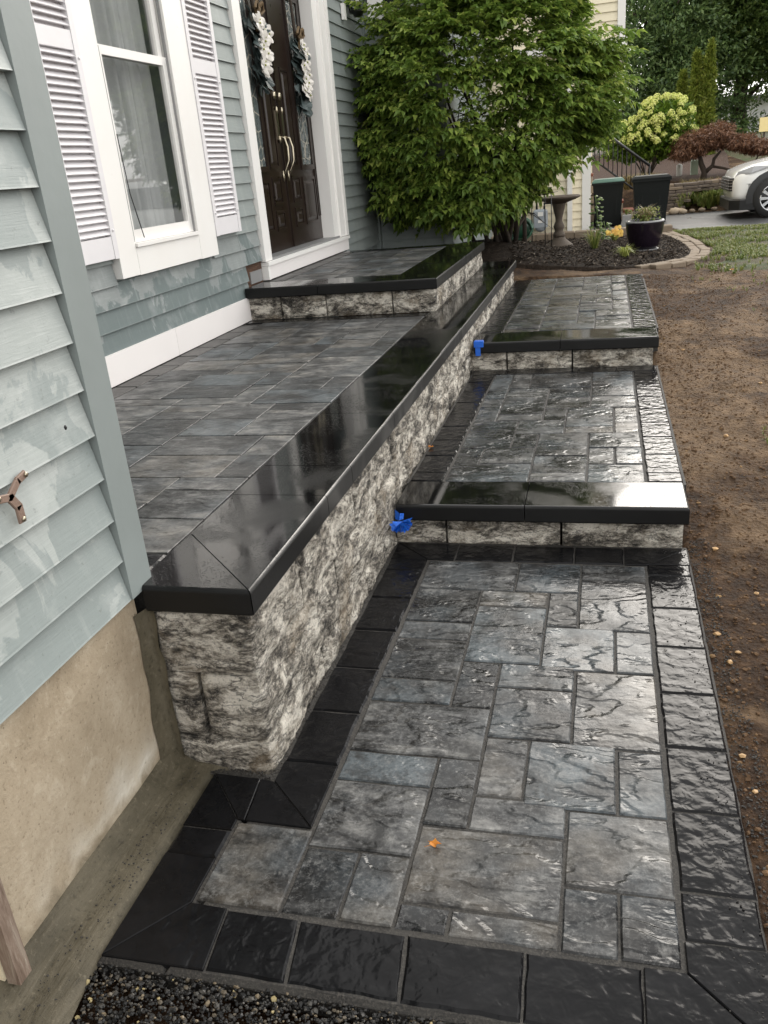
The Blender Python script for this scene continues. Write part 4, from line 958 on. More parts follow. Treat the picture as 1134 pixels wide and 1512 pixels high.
def blades(b, c, n, h, spread, droop=.5, w=.006, seed=None):
    for i in range(n):
        a = random.uniform(0, 6.283); d = Vector((math.cos(a), math.sin(a), 0)); s_ = spread*random.uniform(.2, 1); hh = h*random.uniform(.6, 1.1); sd = Vector((-d.y, d.x, 0))*w*.5
        base = Vector(c)+d*random.uniform(0, spread*.12); p1 = base+d*s_*.4+Vector((0, 0, hh*.75)); p2 = base+d*s_+Vector((0, 0, hh*(1-droop*random.random())))
        n0 = len(b.v); b.v += [tuple(base-sd), tuple(base+sd), tuple(p1+sd), tuple(p1-sd), tuple(p2)]; b.face((n0, n0+1, n0+2, n0+3)); b.face((n0+3, n0+2, n0+4))
def clump(name, c, n, h, spread, mat, label, cat='plant', **k):
    q = MB(); blades(q, c, n, h, spread, **k); return q.build(name, mat, None, origin=c, label=label, cat=cat)
clump('grass_clump', (-.12, 11.3, gz(-.12, 11.3)+.02), 70, .30, .30, M_GRASS, 'loose green blade clump in the mulch beside the birdbath', w=.008)
clump('grass_clump', (.22, 10.0, gz(.22, 10)+.02), 110, .15, .19, M_GOLD, 'pale yellow-green variegated tuft at the front of the mulch bed', w=.008, droop=.9)
clump('yellow_flower', (.14, 12.6, gz(.14, 12.6)+.02), 26, .14, .16, M_GOLD, 'low yellow blooming plant between the birdbath and the flower pot', w=.03)
q = MB()
for i in range(30): petal(q, (.14+random.gauss(0, .05), 12.6+random.gauss(0, .05), gz(.14, 12.6)+.12+random.gauss(0, .02)), (random.gauss(0, .4), -1, .6), .05, Vector((random.gauss(0, 1), 0, 1)))
q.build('flower_head', leaf_mat('yellow_petal', [(0, (.75, .40, .12)), (1, (.8, .62, .15))]), bpy.data.objects['yellow_flower'])
def leafy_stem(name, c, h, label, mat=M_LEAFT2):
    q = MB(); q.tube([c, (c[0]+.02, c[1], c[2]+h*.5), (c[0]-.01, c[1], c[2]+h)], .006, 5)
    for i in range(34):
        f = random.uniform(.15, 1); a = random.uniform(0, 6.28); p = Vector((c[0]+.05*math.cos(a), c[1]+.05*math.sin(a), c[2]+h*f)); petal(q, p, (math.cos(a)*.4, math.sin(a)*.4-.5, 1), .05, Vector((math.cos(a), math.sin(a), -.2)))
    q.build(name, mat, None, origin=c, label=label, cat='plant')
leafy_stem('young_shrub', (-.12, 13.3, gz(-.12, 13.3)), .62, 'thin leafy upright stem growing in front of the left dark bin')
leafy_stem('young_shrub', (.0, 13.1, gz(0, 13.1)), .28, 'short dark leafy plant at the foot of the low block wall')

# birdbath
M_BATH = flat('bath_concrete', (.085, .065, .048), .75, .3, 12, .7, .008)
bx_, by_, bz_ = -.60, 12.25, gz(-.6, 12.25)+.01
bb = empty('birdbath', (bx_, by_, bz_), 'dark weathered concrete birdbath on a turned pedestal in the mulch bed', 'birdbath'); WM[bb.name] = Vector((bx_, by_, bz_))
q = MB(); q.lathe([(.20, 0), (.20, .02), (.17, .05), (.12, .09), (.085, .12), (.08, .14)], 28, (bx_, by_, bz_)); q.build('base', M_BATH, bb)
q = MB(); q.lathe([(.075, .14), (.085, .17), (.07, .20), (.055, .22), (.065, .25), (.075, .28), (.06, .32), (.045, .35), (.05, .40), (.075, .50), (.088, .56), (.095, .575)], 28, (bx_, by_, bz_)); q.build('pedestal', M_BATH, bb)
q = MB(); q.lathe([(.09, .575), (.14, .59), (.22, .615), (.275, .64), (.285, .66), (.275, .668), (.24, .648), (.15, .63), (.01, .625)], 36, (bx_, by_, bz_), cap=False); q.build('bowl', M_BATH, bb)
q = MB(); q.lathe([(.001, .6485), (.235, .6485)], 28, (bx_, by_, bz_), cap=False); q.build('water', flat('still_water', (.02, .022, .02), .05, .1, 3, 0), bb)

# flower pot
px_, py_ = .46, 10.8; pz_ = gz(px_, py_)+.02
fp = empty('flower_pot', (px_, py_, pz_), 'dark purple-black glazed flower pot with sparse green plant on the mulch', 'flower pot'); WM[fp.name] = Vector((px_, py_, pz_))
M_POT = flat('dark_glaze', (.012, .008, .014), .16, .3, 6, .1)
q = MB(); q.lathe([(.135, .0), (.16, .02), (.165, .03)], 30, (px_, py_, pz_)); q.build('saucer', M_GREYSILL, fp)
q = MB(); q.lathe([(.13, .02), (.165, .07), (.195, .16), (.212, .26), (.215, .31), (.222, .335), (.215, .35), (.20, .35), (.19, .33), (.18, .30)], 36, (px_, py_, pz_)); q.build('pot_body', M_POT, fp)
q = MB(); q.lathe([(.2218, .336), (.2155, .3515), (.199, .3515)], 36, (px_, py_, pz_), cap=False); q.build('rim', M_GREYSILL, fp)
q = MB(); blades(q, (px_, py_, pz_+.31), 220, .22, .24, w=.006); q.build('plant', M_STRAW, fp)
q = MB()
for i in range(160):
    a = random.uniform(0, 6.28); r_ = random.uniform(.02, .19); petal(q, (px_+r_*math.cos(a), py_+r_*math.sin(a), pz_+.34+random.uniform(0, .14)), (random.gauss(0, 1), -1, 1), .022, Vector((random.gauss(0, 1), 0, 1)))
q.build('foliage', M_GRASS, fp)

# hose pot and shepherd's hooks by the bush
M_HOSE = flat('green_plastic', (.03, .11, .06), .4, .3, 12, .3)
hz_ = gz(-.98, 10.6)
hr = empty('hose_reel', (-.98, 10.6, hz_), 'faded green hose bundle beside the trunks of the bush', 'hose'); WM[hr.name] = Vector((-.98, 10.6, hz_))
for k in range(7):
    rr = .15-.012*k*(k % 2); q = MB(); q.tube([(-.98+rr*math.cos(a*math.pi/10), 10.6+.03*(k-3)+.01*math.sin(a), hz_+.19+rr*.85*math.sin(a*math.pi/10)) for a in range(21)], .013, 6, cap=False); q.build('hose_loop', M_HOSE, hr)
q = MB(); q.blob((-.98, 10.62, hz_+.19), (.12, .07, .10), 14, 8); q.box(-1.10, -.86, 10.5, 10.72, hz_-.01, hz_+.04); q.build('reel_body', M_HOSE, hr)
def stake(x, y, h, lab, hook):
    z = gz(x, y); pts = [(x, y, z), (x, y, z+h)]
    if hook: pts += [(x+.03*hook, y, z+h+.05), (x+.08*hook, y, z+h+.05), (x+.10*hook, y, z+h)]
    q = MB(); q.tube(pts, .006, 5); q.build('garden_stake', M_BLACK, None, label=lab, cat='garden stake', group='thin metal stakes by the bush')
stake(-.83, 10.55, .85, 'thin dark metal stake nearest the green hose', 0); stake(-.70, 10.9, .95, 'tall hooked metal stake between hose and gas meter', 1); stake(-.64, 11.2, .7, 'short metal stake in front of the gas meter', 0)

# ------------------------------------------------------------------ cream neighbour house
ch = empty('neighbour_house', (-1.5, 14.3, .2), 'cream lap-sided neighbouring house behind the bush', 'house')
YC = 14.25
q = MB(); q.box(-9, -.30, YC+.04, 22, .2, 6.5); q.build('wall', M_CREAM, ch)
for k in range(22): clap_y('clapboard', M_CREAM, YC, -6.0, -.345, .30+.115*k, .115, ch, th=.02)
q = MB(); q.box(-.343, -.215, YC-.015, YC+.10, .28, 2.83); q.build('corner_board', M_CWHITE, ch)
q = MB(); q.box(-9, .28, YC-.20, 21, 2.84, 2.95); q.build('overhang', M_CWHITE, ch)
for k in range(26): clap_y('clapboard', M_CREAM, YC-.17, -6.0, .14, 2.95+.115*k, .115, ch, th=.02)
q = MB(); q.box(-6, .235, YC-.15, 21, 2.96, 6.4); q.build('upper_wall', M_CREAM, ch)
q = MB(); q.box(.142, .25, YC-.19, YC-.10, 2.951, 6.0); q.build('corner_board', M_CWHITE, ch)
q = MB(); q.box(-.565, -.49, YC-.065, YC-.003, .3, 2.83); q.build('downspout', M_CWHITE, ch)
M_METER = flat('meter_grey', (.30, .33, .36), .5, .1, 10)
gm = empty('gas_meter', (-.97, YC-.15, .40), 'grey gas meter with black pipes on the cream house wall', 'gas meter'); WM[gm.name] = Vector((-.97, YC-.15, .40))
q = MB(); q.slab([(-1.07, YC-.22), (-.88, YC-.22), (-.86, YC-.17), (-.88, YC-.10), (-1.07, YC-.10), (-1.09, YC-.17)], .45, .72, .03, bottom=True); q.blob((-.975, YC-.16, .45), (.09, .055, .07), 12, 6); q.build('meter_body', M_METER, gm)
q = MB(); q.box(-1.01, -.93, YC-.226, YC-.221, .62, .68); q.box(-1.01, -.94, YC-.226, YC-.221, .52, .56); q.build('dial', M_CWHITE, gm)
q = MB(); q.tube([(-1.03, YC-.16, .70), (-1.03, YC-.16, .92), (-1.03, YC-.02, .92)], .02, 8); q.tube([(-.92, YC-.16, .70), (-.92, YC-.16, .80), (-.72, YC-.16, .80), (-.70, YC-.16, .74), (-.70, YC-.16, .36)], .018, 8); q.lathe([(.07, .66), (.075, .69), (.03, .72), (.02, .75)], 14, (-.70, YC-.16, 0)); q.lathe([(.035, .40), (.035, .50), (.02, .52)], 10, (-.70, YC-.16, 0)); q.build('pipe', M_BLACK, gm)

# wheeled bins
M_BIN = flat('bin_plastic', (.006, .008, .008), .5, .25, 5, .15, Specular_IOR_Level=.2); M_LIDG = flat('bin_lid_green', (.10, .19, .16), .35, .15, 6, .1)
def bin_(x, y, w, lid, lab):
    z = .075; s = empty('wheeled_bin', (x, y, z), lab, 'bin', 'wheeled bins on the driveway'); WM[s.name] = Vector((x, y, z))
    wb, dt, db, h = w*.80, .62, .48, .83
    q = MB(); V = [(x-wb/2, y-db/2, z+.03), (x+wb/2, y-db/2, z+.03), (x+wb/2, y+db/2, z+.03), (x-wb/2, y+db/2, z+.03), (x-w/2, y-dt/2, z+h), (x+w/2, y-dt/2, z+h), (x+w/2, y+dt/2, z+h), (x-w/2, y+dt/2, z+h)]
    q.v += V
    for f_ in ((3,2,1,0),(4,5,6,7),(0,1,5,4),(1,2,6,5),(2,3,7,6),(3,0,4,7)): q.face(f_)
    for sx in (-.16, .16): q.box(x+sx-.012, x+sx+.012, y-.285, y-.24, z+.22, z+.70)
    q.build('bin_body', M_BIN, s)
    q = MB(); q.slab(rect(x-w/2-.02, x+w/2+.02, y-dt/2-.03, y+dt/2+.02), z+h-.04, z+h+.0, .006); q.build('rim', M_BIN, s)
    q = MB(); q.slab(rect(x-w/2-.015, x+w/2+.015, y-dt/2-.04, y+dt/2+.05), z+h+.001, z+h+.06, .05, .04); q.build('lid', lid, s)
    for sx in (-1, 1):
        q = MB(); q.lathe([(.05, -.03), (.12, -.03), (.12, .03), (.05, .03)], 14); q.v = [(x+sx*wb/2*1.02+p[2], y+db/2+p[0], z+.12+p[1]) for p in q.v]; q.build('wheel', M_BLACK, s)
bin_(.06, 18.2, .58, M_LIDG, 'left wheeled bin with a pale green lid beside the cream house'); bin_(.86, 18.1, .68, M_BIN, 'right wheeled bin, all black, in front of the stair railing')
q = MB(); q.slab(rect(.33, .50, 17.6, 17.8), .06, .30, .01); q.build('planter_box', M_GREYSILL, None, label='small grey planter standing between the two wheeled bins', cat='planter')
clump('weed', (.41, 17.7, .30), 30, .14, .12, M_GRASS, 'green tuft growing in the small planter between the bins', w=.01)

# driveway, walk, steps, rail
def dz_(x, y): return gz(x, y)
grid_patch('driveway', [-.25, 0, 1, 2, 3, 5, 9, 14, 30], lin(14.6, 20.05, 12), lambda x, y: max(gz(x, y)+.010, .085) if y > 15.4 else gz(x, y)+.03, M_ASPH)
bpy.data.objects['driveway'].data.update()
q = MB(); q.slab([(.3, 20.06), (1.62, 20.06), (1.30, 22.0), (.3, 22.0)], .0, .13, .01); q.build('front_walk', M_CONC, None, kind='structure', label='pale concrete walk beyond the driveway')
stp = empty('brick_steps', (.1, 21, .1), 'brick and concrete entry steps rising beside the neighbouring house', 'steps')
for i in range(6):
    x1 = .62-.15*i if i else .62; z = .1+.19*(i+1)
    q = MB(); q.slab(rect(-.9, .58-i*.21, 19.3, 20.0), z-.19, z-.055, .004); q.build('riser', M_CONC, stp)
    for k in range(4): q = MB(); q.slab(rect(.38-i*.21+.001, .58-i*.21+.015, 19.3+k*.175, 19.3+k*.175+.17), z-.053, z, .006); q.build('brick', M_BRICK, stp)
rl = empty('stair_railing', (.4, 19.2, .5), 'black metal stair railing descending to the right above the bins', 'railing')
def RP(f): return Vector((-.30+1.17*f, 19.05, 2.02-.90*f))
q = MB(); q.tube([tuple(RP(0)), tuple(RP(1))], .028, 8); q.build('top_rail', M_BLACK, rl)
q = MB(); q.tube([tuple(RP(0)+Vector((0, 0, -.64))), tuple(RP(1)+Vector((0, 0, -.66)))], .022, 6); q.build('bottom_rail', M_BLACK, rl)
for i in range(14):
    f = i/13; p = RP(f); r_ = .020 if i in (0, 13) else .010
    q = MB(); q.tube([tuple(p), tuple(p+Vector((0, 0, -.66 if i not in (0, 13) else -1.05)))], r_, 6); q.build('baluster' if i not in (0, 13) else 'post', M_BLACK, rl)

# dry-stacked stone wall holding the neighbour's yard
sw = empty('stacked_stone_wall', (1.2, 20.3, .1), 'dry-stacked brown fieldstone wall at the edge of the raised yard', 'wall')
for r_ in range(9):
    x = .70+random.uniform(0, .1); xe = 1.75 - max(0, (4-r_))*.08 + (r_ > 5)*.9
    while x < xe:
        w_ = random.uniform(.12, .34); z = .11+r_*.064; yb = 20.12+.035*r_+random.uniform(-.03, .03)+.35*max(0, x-1.5)
        q = MB(); q.slab(jitpoly(rect(x, x+w_-.012, yb, yb+.4), .09, .012), z, z+.056+random.uniform(-.008, .004), .012); o = q.build('stone', M_STONE if random.random() < .85 else M_TANBLK, sw); x += w_
# right-hand bed on the slope with grasses, edged by rocks
strip('yard_mulch', lin(22.6, 34, 30), lambda y: -1.5, lambda y: 3.0+.1*(y-22), 20, .03, flat('red_mulch', (.06, .032, .02), .9, .5, 9, .8, .03), kind='structure')
strip('yard_lawn', lin(20.7, 60, 60), lambda y: 1.7+(0 if y < 22.6 else 1.35), lambda y: 40, 40, .02, M_LAWN, kind='structure')
q = MB(); q.slab([(2.05, 21.0), (4.5, 21.6), (6, 23.0), (2.6, 22.4)], .2, .66, .02); q.build('brick_path', flat('brick_paving', (.16, .085, .065), .8, .3, 12, .5), None, kind='structure')
q = MB()
for i in range(60): blades(q, (random.uniform(1.55, 2.6), random.uniform(20.15, 20.9), .12+random.uniform(0, .15)), 30, .32, .3, w=.012)
q.build('ground_cover', M_GRASS, None, kind='stuff', label='green ground cover between stone wall and white car')
q = MB()
for i in range(26): blades(q, (random.uniform(1.75, 2.55), random.uniform(20.9, 21.5), .3), 60, .45, .30, w=.010)
q.build('ornamental_grass', M_STRAW, None, label='tawny ornamental grass mound behind the green ground cover', cat='grass clump')
q = MB()
for i in range(30): blades(q, (random.uniform(.45, 1.05), random.uniform(20.6, 21.1), .62), 60, .34, .3, w=.010)
q.build('ornamental_grass', M_STRAW, None, label='tan drooping ornamental grass on top of the stacked stone wall', cat='grass clump')
for (x, y, r_, lab) in ((1.45, 19.95, .13, 'largest pale rock at the left end of the driveway edge row'), (1.62, 19.85, .09, 'second pale rock from the left in the driveway edge row'), (1.80, 19.9, .07, 'small tan rock third from the left along the driveway edge'), (2.0, 19.95, .08, 'tan rock in the middle of the driveway edge row'), (2.25, 20.0, .07, 'tan rock just left of the white car bumper'), (2.5, 20.0, .07, 'rightmost tan rock, behind the white car bumper'), (1.58, 20.15, .10, 'pale rock set behind the front row at the foot of the stacked wall')):
    q = MB(); q.blob((x, y, .12+r_*.2), (r_, r_*.8, r_*.6), 9, 5, .12); q.build('rock', M_CONC if x < 1.7 else M_TANBLK, None, label=lab, cat='rock', group='rocks edging the driveway')

# utility boxes in the yard
M_UTIL = flat('utility_green', (.30, .36, .27), .6, .1, 10); M_UTILW = flat('utility_white', (.6, .6, .56), .6, .1, 10)
q = MB(); q.slab(rect(2.05, 2.22, 23.5, 23.65), .6, 1.08, .03); q.build('utility_box', M_UTIL, None, label='pale green utility pedestal on the mulch left of the laceleaf maple', cat='utility box')
q = MB(); q.lathe([(.07, 0), (.07, .32), (.02, .35)], 12, (1.78, 23.5, .66)); q.build('utility_box', M_UTILW, None, label='short white cylindrical utility cap on the mulch', cat='utility box')

# grass on the lawn ------------------------------------------------
q = MB()
for i in range(8000):
    y = random.uniform(7.7, 14.8); xl = interp([(7.7, 1.55), (8.2, 1.2), (8.7, .85), (9.3, .9)] + [(a, c+.14) for a, c in EDGE[2:]] + [(15.6, .9)], y); x = xl+random.random()**1.3*2.4
    dn = mnoise.noise((x*1.7, y*1.7, 9))
    if dn < .02 and random.random() < .85: continue
    if y < 9.4 and random.random() < .55: continue
    blades(q, (x, y, gz(x, y)+.01), 7, .055, .05, w=.005)
q.build('grass', M_GRASS, None, kind='stuff', label='patchy green grass beyond the bare soil')
q = MB()
for c in ((.95, 4.35), (.86, 4.30), (1.0, 4.5), (1.3, 6.9), (1.1, 7.6), (.9, 8.2), (1.35, 7.9)):
    for k in range(8): x, y = c[0]+random.gauss(0, .07), c[1]+random.gauss(0, .07); blades(q, (x, y, soilz(x, y)), 5, .035, .035, w=.003)
q.build('sprouts', M_GRASS, None, kind='stuff', label='a few fresh grass sprouts in the bare soil')

# ------------------------------------------------------------------ foliage builders
def leafcard(b, c, d, w, l, up_=None, fold=.25):
    """one leaf: two halves folded along the midrib, tip drooping"""
    d = Vector(d).normalized(); up_ = up_ or Vector((0, 0, 1)); s_ = d.cross(up_)
    s_ = s_.normalized() if s_.length > 1e-3 else Vector((1, 0, 0)); n_ = s_.cross(d)
    c = Vector(c); n = len(b.v); dr = Vector((0, 0, -l*.18))
    b.v += [tuple(c), tuple(c+d*l*.42+s_*w*.5+n_*w*fold), tuple(c+d*l+dr), tuple(c+d*l*.42-s_*w*.5+n_*w*fold), tuple(c+d*l*.5)]
    b.face((n, n+4, n+1)); b.face((n+4, n+2, n+1)); b.face((n, n+3, n+4)); b.face((n+4, n+3, n+2))
def spray_mesh(rnd):
    b = MB(); L = rnd.uniform(.12, .2); stem = []
    for i in range(4): f = i/3; stem.append((L*f, 0, -.05*f*f*rnd.uniform(.3, 1.2)))
    b.mi = 1; b.tube(stem, .0018, 3, cap=False); b.mi = 0
    for i in range(4):
        f = (.25, .5, .75, 1.)[i]; p = Vector((L*f, 0, -.05*f*f*.8))
        for sg in (-1, 1):
            d = Vector((rnd.uniform(.25, .7), sg*rnd.uniform(.5, 1), rnd.uniform(-.6, .05))); leafcard(b, p, d, rnd.uniform(.036, .054), rnd.uniform(.05, .082))
    leafcard(b, (L, 0, -.04), (1, rnd.uniform(-.3, .3), -.5), .046, .085)
    return b
rb = random.Random(4)
SPR = [spray_mesh(rb) for _ in range(6)]
SPRM = [s_.mesh('leaf_spray', [M_LEAF, M_BARK]) for s_ in SPR]
bush = empty('burning_bush', (-1.1, 10.1, gz(-1.1, 10.1)), 'large dense green multi-stemmed bush at the corner of the landing', 'bush'); WM[bush.name] = Vector((-1.1, 10.1, gz(-1.1, 10.1)))
BC, BR = Vector((-1.27, 9.72, 2.05)), Vector((1.30, 1.0, 1.25))
def inb(p): 
    q = p-BC; return (q.x/BR.x)**2+(q.y/BR.y)**2+(q.z/BR.z)**2
def blocked(p): return (p.y > 9.80 and p.x < -1.64) or p.x < -2.45 or (p.x < -1.08 and p.y < 8.4 and p.z < .9)
# stems
stems = []
for i in range(15):
    a = random.uniform(0, 6.28); r_ = random.uniform(0, .28); x, y = -1.05+r_*math.cos(a)*1.5, 10.1+r_*math.sin(a)*.6; z = gz(x, y)-.02
    tx, ty = BC.x+1.15*math.cos(a)*random.uniform(.3, 1), min(BC.y+.7*math.sin(a), 10.4); tz = random.uniform(1.6, 2.9)
    if i < 3: tx, tz = -.45-.1*i, 1.6+.25*i
    pts = [(x, y, z)]
    for k in range(1, 7):
        f = k/6; pts.append((x+(tx-x)*f**1.3+random.gauss(0, .02), y+(ty-y)*f+random.gauss(0, .02), z+(tz-z)*f))
    if tx < -1.6: pts = [(px, min(py, 9.75) if px < -1.6 else py, pz) for px, py, pz in pts]
    q = MB(); q.tube(pts, [.026*(1-.8*k/6)+.003 for k in range(7)], 6); q.build('stem', M_BARK, bush); stems.append(pts)
    for k in range(9):
        f = random.uniform(.35, .95); j = int(f*6); p = Vector(pts[j]); d = Vector((random.gauss(0, 1), random.gauss(0, .8), random.gauss(.4, .5))).normalized()*random.uniform(.3, .6)
        e = p+d
        if blocked(e): continue
        q2 = MB(); q2.tube([tuple(p), tuple(p+d*.5+Vector((0, 0, .03))), tuple(e)], [.007, .005, .002], 4); stems.append(q2)
q = MB()
for s_ in stems:
    if isinstance(s_, MB):
        n = len(q.v); q.v += s_.v; q.f += [tuple(n+i for i in f_) for f_ in s_.f]; q.m += s_.m; q.sm += s_.sm
q.build('twigs', M_BARK, bush, kind='stuff')
sites = []
tries = 0
while len(sites) < 7400 and tries < 60000:
    tries += 1
    u = Vector((random.gauss(0, 1), random.gauss(0, 1), random.gauss(0, 1))).normalized()
    lump = 1+.22*mnoise.noise(u*2.3)+.17*mnoise.noise(u*5.5)
    rr = lump*(random.uniform(.45, 1.0)**.45)
    p = BC+Vector((u.x*BR.x, u.y*BR.y, u.z*BR.z))*rr
    if blocked(p) or p.z < .92+(-.12 if p.x < -1.7 else 0)+max(0, p.x+1.3)*.66+.16*mnoise.noise((p.x*3, p.y*3, 0)): continue
    # tiers: shoots gather in layers with dark gaps between
    ly = mnoise.noise((p.x*2.2, p.y*2.2, p.z*5.5))
    if ly < .0 and random.random() < .86: continue
    if p.y > 10.3 and random.random() < .6: continue
    out = Vector((u.x, u.y, u.z*.5+.12)); sites.append((p, out, rr))
# long arching shoots above and to the right
for (a, c, n_) in (((-.5, 9.6, 2.3), (.05, 9.4, 2.5), 40), ((-.5, 9.7, 2.7), (-.05, 9.5, 3.15), 22), ((-.4, 9.6, 2.0), (.16, 9.3, 2.10), 26), ((-1.6, 9.6, 3.0), (-1.5, 9.5, 3.35), 14), ((-2.1, 9.4, 2.8), (-2.35, 9.2, 3.02), 18), ((-.5, 9.8, 1.6), (-.15, 9.6, 1.72), 22), ((-.9, 9.4, 3.0), (-.75, 9.3, 3.3), 14)):
    for i in range(n_):
        f = random.random(); p = Vector(a).lerp(Vector(c), f)+Vector((random.gauss(0, .05), random.gauss(0, .08), random.gauss(0, .05)))
        if not blocked(p): sites.append((p, (Vector(c)-Vector(a)).normalized()+Vector((random.gauss(0, .5), random.gauss(0, .5), random.gauss(0, .2))), 1.05))
cp = Vector((0, 0, 1.5))
sites.sort(key=lambda s_: -(s_[2]-.25*(s_[0]-cp).length))
rest = MB()
for i, (p, out, rr) in enumerate(sites):
    k = random.randrange(6); yaw_ = math.atan2(out.y, out.x)+random.gauss(0, .5); pit = -math.asin(max(-.9, min(.9, out.normalized().z)))*.6+random.gauss(0, .2); sc = random.uniform(.65, 1.3)
    if i < 300: inst('leaf_spray', SPRM[k], bush, p, (random.gauss(0, .3), pit, yaw_), (sc,)*3)
    else:
        m_ = Matrix.Translation(p) @ Matrix.Rotation(yaw_, 4, 'Z') @ Matrix.Rotation(pit, 4, 'Y') @ Matrix.Rotation(random.gauss(0, .3), 4, 'X') @ Matrix.Scale(sc, 4)
        n = len(rest.v); s_ = SPR[k]; rest.v += [tuple(m_ @ Vector(v_)) for v_ in s_.v]; rest.f += [tuple(n+j for j in f_) for f_ in s_.f]; rest.m += s_.m; rest.sm += s_.sm
rest.build('foliage', [M_LEAF, M_BARK], bush, kind='stuff')

def crown(c, rad, n, lw, ll, lump=.25, seed=0, fill_=.5, up_bias=.2, freq=3.0, zcut=None):
    """cloud of leaf clumps with gaps; vectorised"""
    rs = np.random.RandomState(seed); b = []
    u = rs.normal(size=(n*2, 3)); u /= np.linalg.norm(u, axis=1)[:, None]
    rr = rs.uniform(0, 1, n*2)**fill_
    nz = np.array([mnoise.noise(Vector(x*freq+seed)) + .5*mnoise.noise(Vector(x*freq*2.7+seed)) for x in u])
    rr = rr*(1+lump*nz); P = np.array(c)+u*np.array(rad)*rr[:, None]
    gaps = np.array([mnoise.noise(Vector(p*(freq/ max(rad))*1.6)) for p in P])
    keep = gaps > -.14; P = P[keep][:n]; u = u[keep][:n]; m = len(P)
    if zcut is not None: k2 = P[:, 2] > zcut; P = P[k2]; u = u[k2]; m = len(P)
    d = u+rs.normal(size=(m, 3))*.8; d[:, 2] += up_bias; d /= np.linalg.norm(d, axis=1)[:, None]
    s = np.cross(d, rs.normal(size=(m, 3))); s /= np.linalg.norm(s, axis=1)[:, None]
    L = (ll*rs.uniform(.6, 1.3, m))[:, None]; Wd = (lw*rs.uniform(.6, 1.3, m))[:, None]; nn = np.cross(s, d)
    a = P; bb_ = P+d*L*.5+s*Wd*.5+nn*Wd*.2; cc = P+d*L; dd = P+d*L*.5-s*Wd*.5+nn*Wd*.2
    V = np.stack([a, bb_, cc, dd], 1).reshape(-1, 3); F = np.arange(m*4).reshape(-1, 4)
    return V, F
def crown_obj(name, parts, mat, parent=None, **k):
    Vs, Fs, o = [], [], 0
    for V, F in parts: Vs.append(V); Fs.append(F+o); o += len(V)
    V = np.concatenate(Vs); F = np.concatenate(Fs); lo, hi = V.min(0), V.max(0); org = np.array([(lo[0]+hi[0])/2, (lo[1]+hi[1])/2, lo[2]])
    me = bpy.data.meshes.new(name); me.vertices.add(len(V)); me.vertices.foreach_set('co', (V-org).ravel()); me.loops.add(F.size); me.loops.foreach_set('vertex_index', F.ravel().astype(np.int32))
    me.polygons.add(len(F)); me.polygons.foreach_set('loop_start', np.arange(0, F.size, 4, dtype=np.int32)); me.polygons.foreach_set('loop_total', np.full(len(F), 4, dtype=np.int32)); me.update(); me.validate()
    me.materials.append(mat); ob = bpy.data.objects.new(name, me); C.objects.link(ob); setpar(ob, parent, tuple(org)); return tag(ob, **k)
def tree(name, x, y, h, w, label, mat, n, leaf, seed, base=1.0, cat='tree', conic=False, group=None, nl=9):
    z = gz(x, y); t_ = empty(name, (x, y, z), label, cat, group); WM[t_.name] = Vector((x, y, z)); rs = random.Random(seed)
    q = MB(); pts = [(x+rs.gauss(0, .06)*k, y, z+h*.8*k/6) for k in range(7)]; q.tube(pts, [w*.05*(1-.13*k) for k in range(7)], 8)
    for k in range(8):
        f = rs.uniform(.25, .8); a = rs.uniform(0, 6.28); p = Vector(pts[int(f*6)]); e = p+Vector((math.cos(a), math.sin(a), .6))*w*.35*(1-f*.4); q.tube([tuple(p), tuple((p+e)/2+Vector((0, 0, .1))), tuple(e)], [w*.015, w*.01, w*.004], 5)
    q.build('trunk', M_BARK, t_)
    parts = []
    if conic:
        for k in range(nl):
            f = k/(nl-1); rr = w*.5*(1-f)**.75+w*.04; parts.append(crown((x+rs.gauss(0, .05)*w, y+rs.gauss(0, .05)*w, z+base+(h-base)*f), (rr, rr, (h-base)/nl*.9), int(n/nl*(1.4-f)), leaf*.55, leaf*1.3, .35, seed+k, .6, -.3))
    else:
        for k in range(nl):
            a = rs.uniform(0, 6.28); q_ = rs.uniform(.1, .62); f = rs.uniform(.1, .95); r0 = w*.5*math.sqrt(max(.1, 1-(2*f-.95)**2*.8)); rr = w*rs.uniform(.20, .30)
            parts.append(crown((x+r0*q_*1.3*math.cos(a), y+r0*q_*1.3*math.sin(a), z+base+rr*.6+(h-base-rr)*f), (rr, rr, rr*.75), n//nl, leaf*.75, leaf*1.2, .3, seed+k, .55, .1))
    crown_obj('crown', parts, mat, t_)
    return t_
TG = 'dark trees beyond the yards'
tree('tall_evergreen', 2.0, 36, 9.2, 6.2, 'tall dark evergreen rising behind the hydrangea', M_LEAFT, 70000, .13, 11, base=.6, conic=True, group=TG, nl=11)
tree('leafy_tree', 5.0, 38, 9.5, 6.5, 'broad dark leafy tree directly behind the arborvitae', M_LEAFT2, 90000, .12, 23, base=.5, group=TG, nl=26)
tree('leafy_tree', 8.6, 34, 8.6, 6.5, 'dark leafy tree at the right edge above the laceleaf maple', M_LEAFT, 80000, .12, 35, base=.4, group=TG, nl=26)
tree('leafy_tree', -2.4, 40, 8.8, 7, 'leafy tree mostly hidden behind the cream house', M_LEAFT2, 16000, .30, 41, base=1.0, group=TG, nl=14)
tree('leafy_tree', 14.5, 37, 10, 8, 'tall leafy tree farthest to the right, reflected in the window', M_LEAFT2, 20000, .32, 57, base=1.2, group=TG, nl=16)
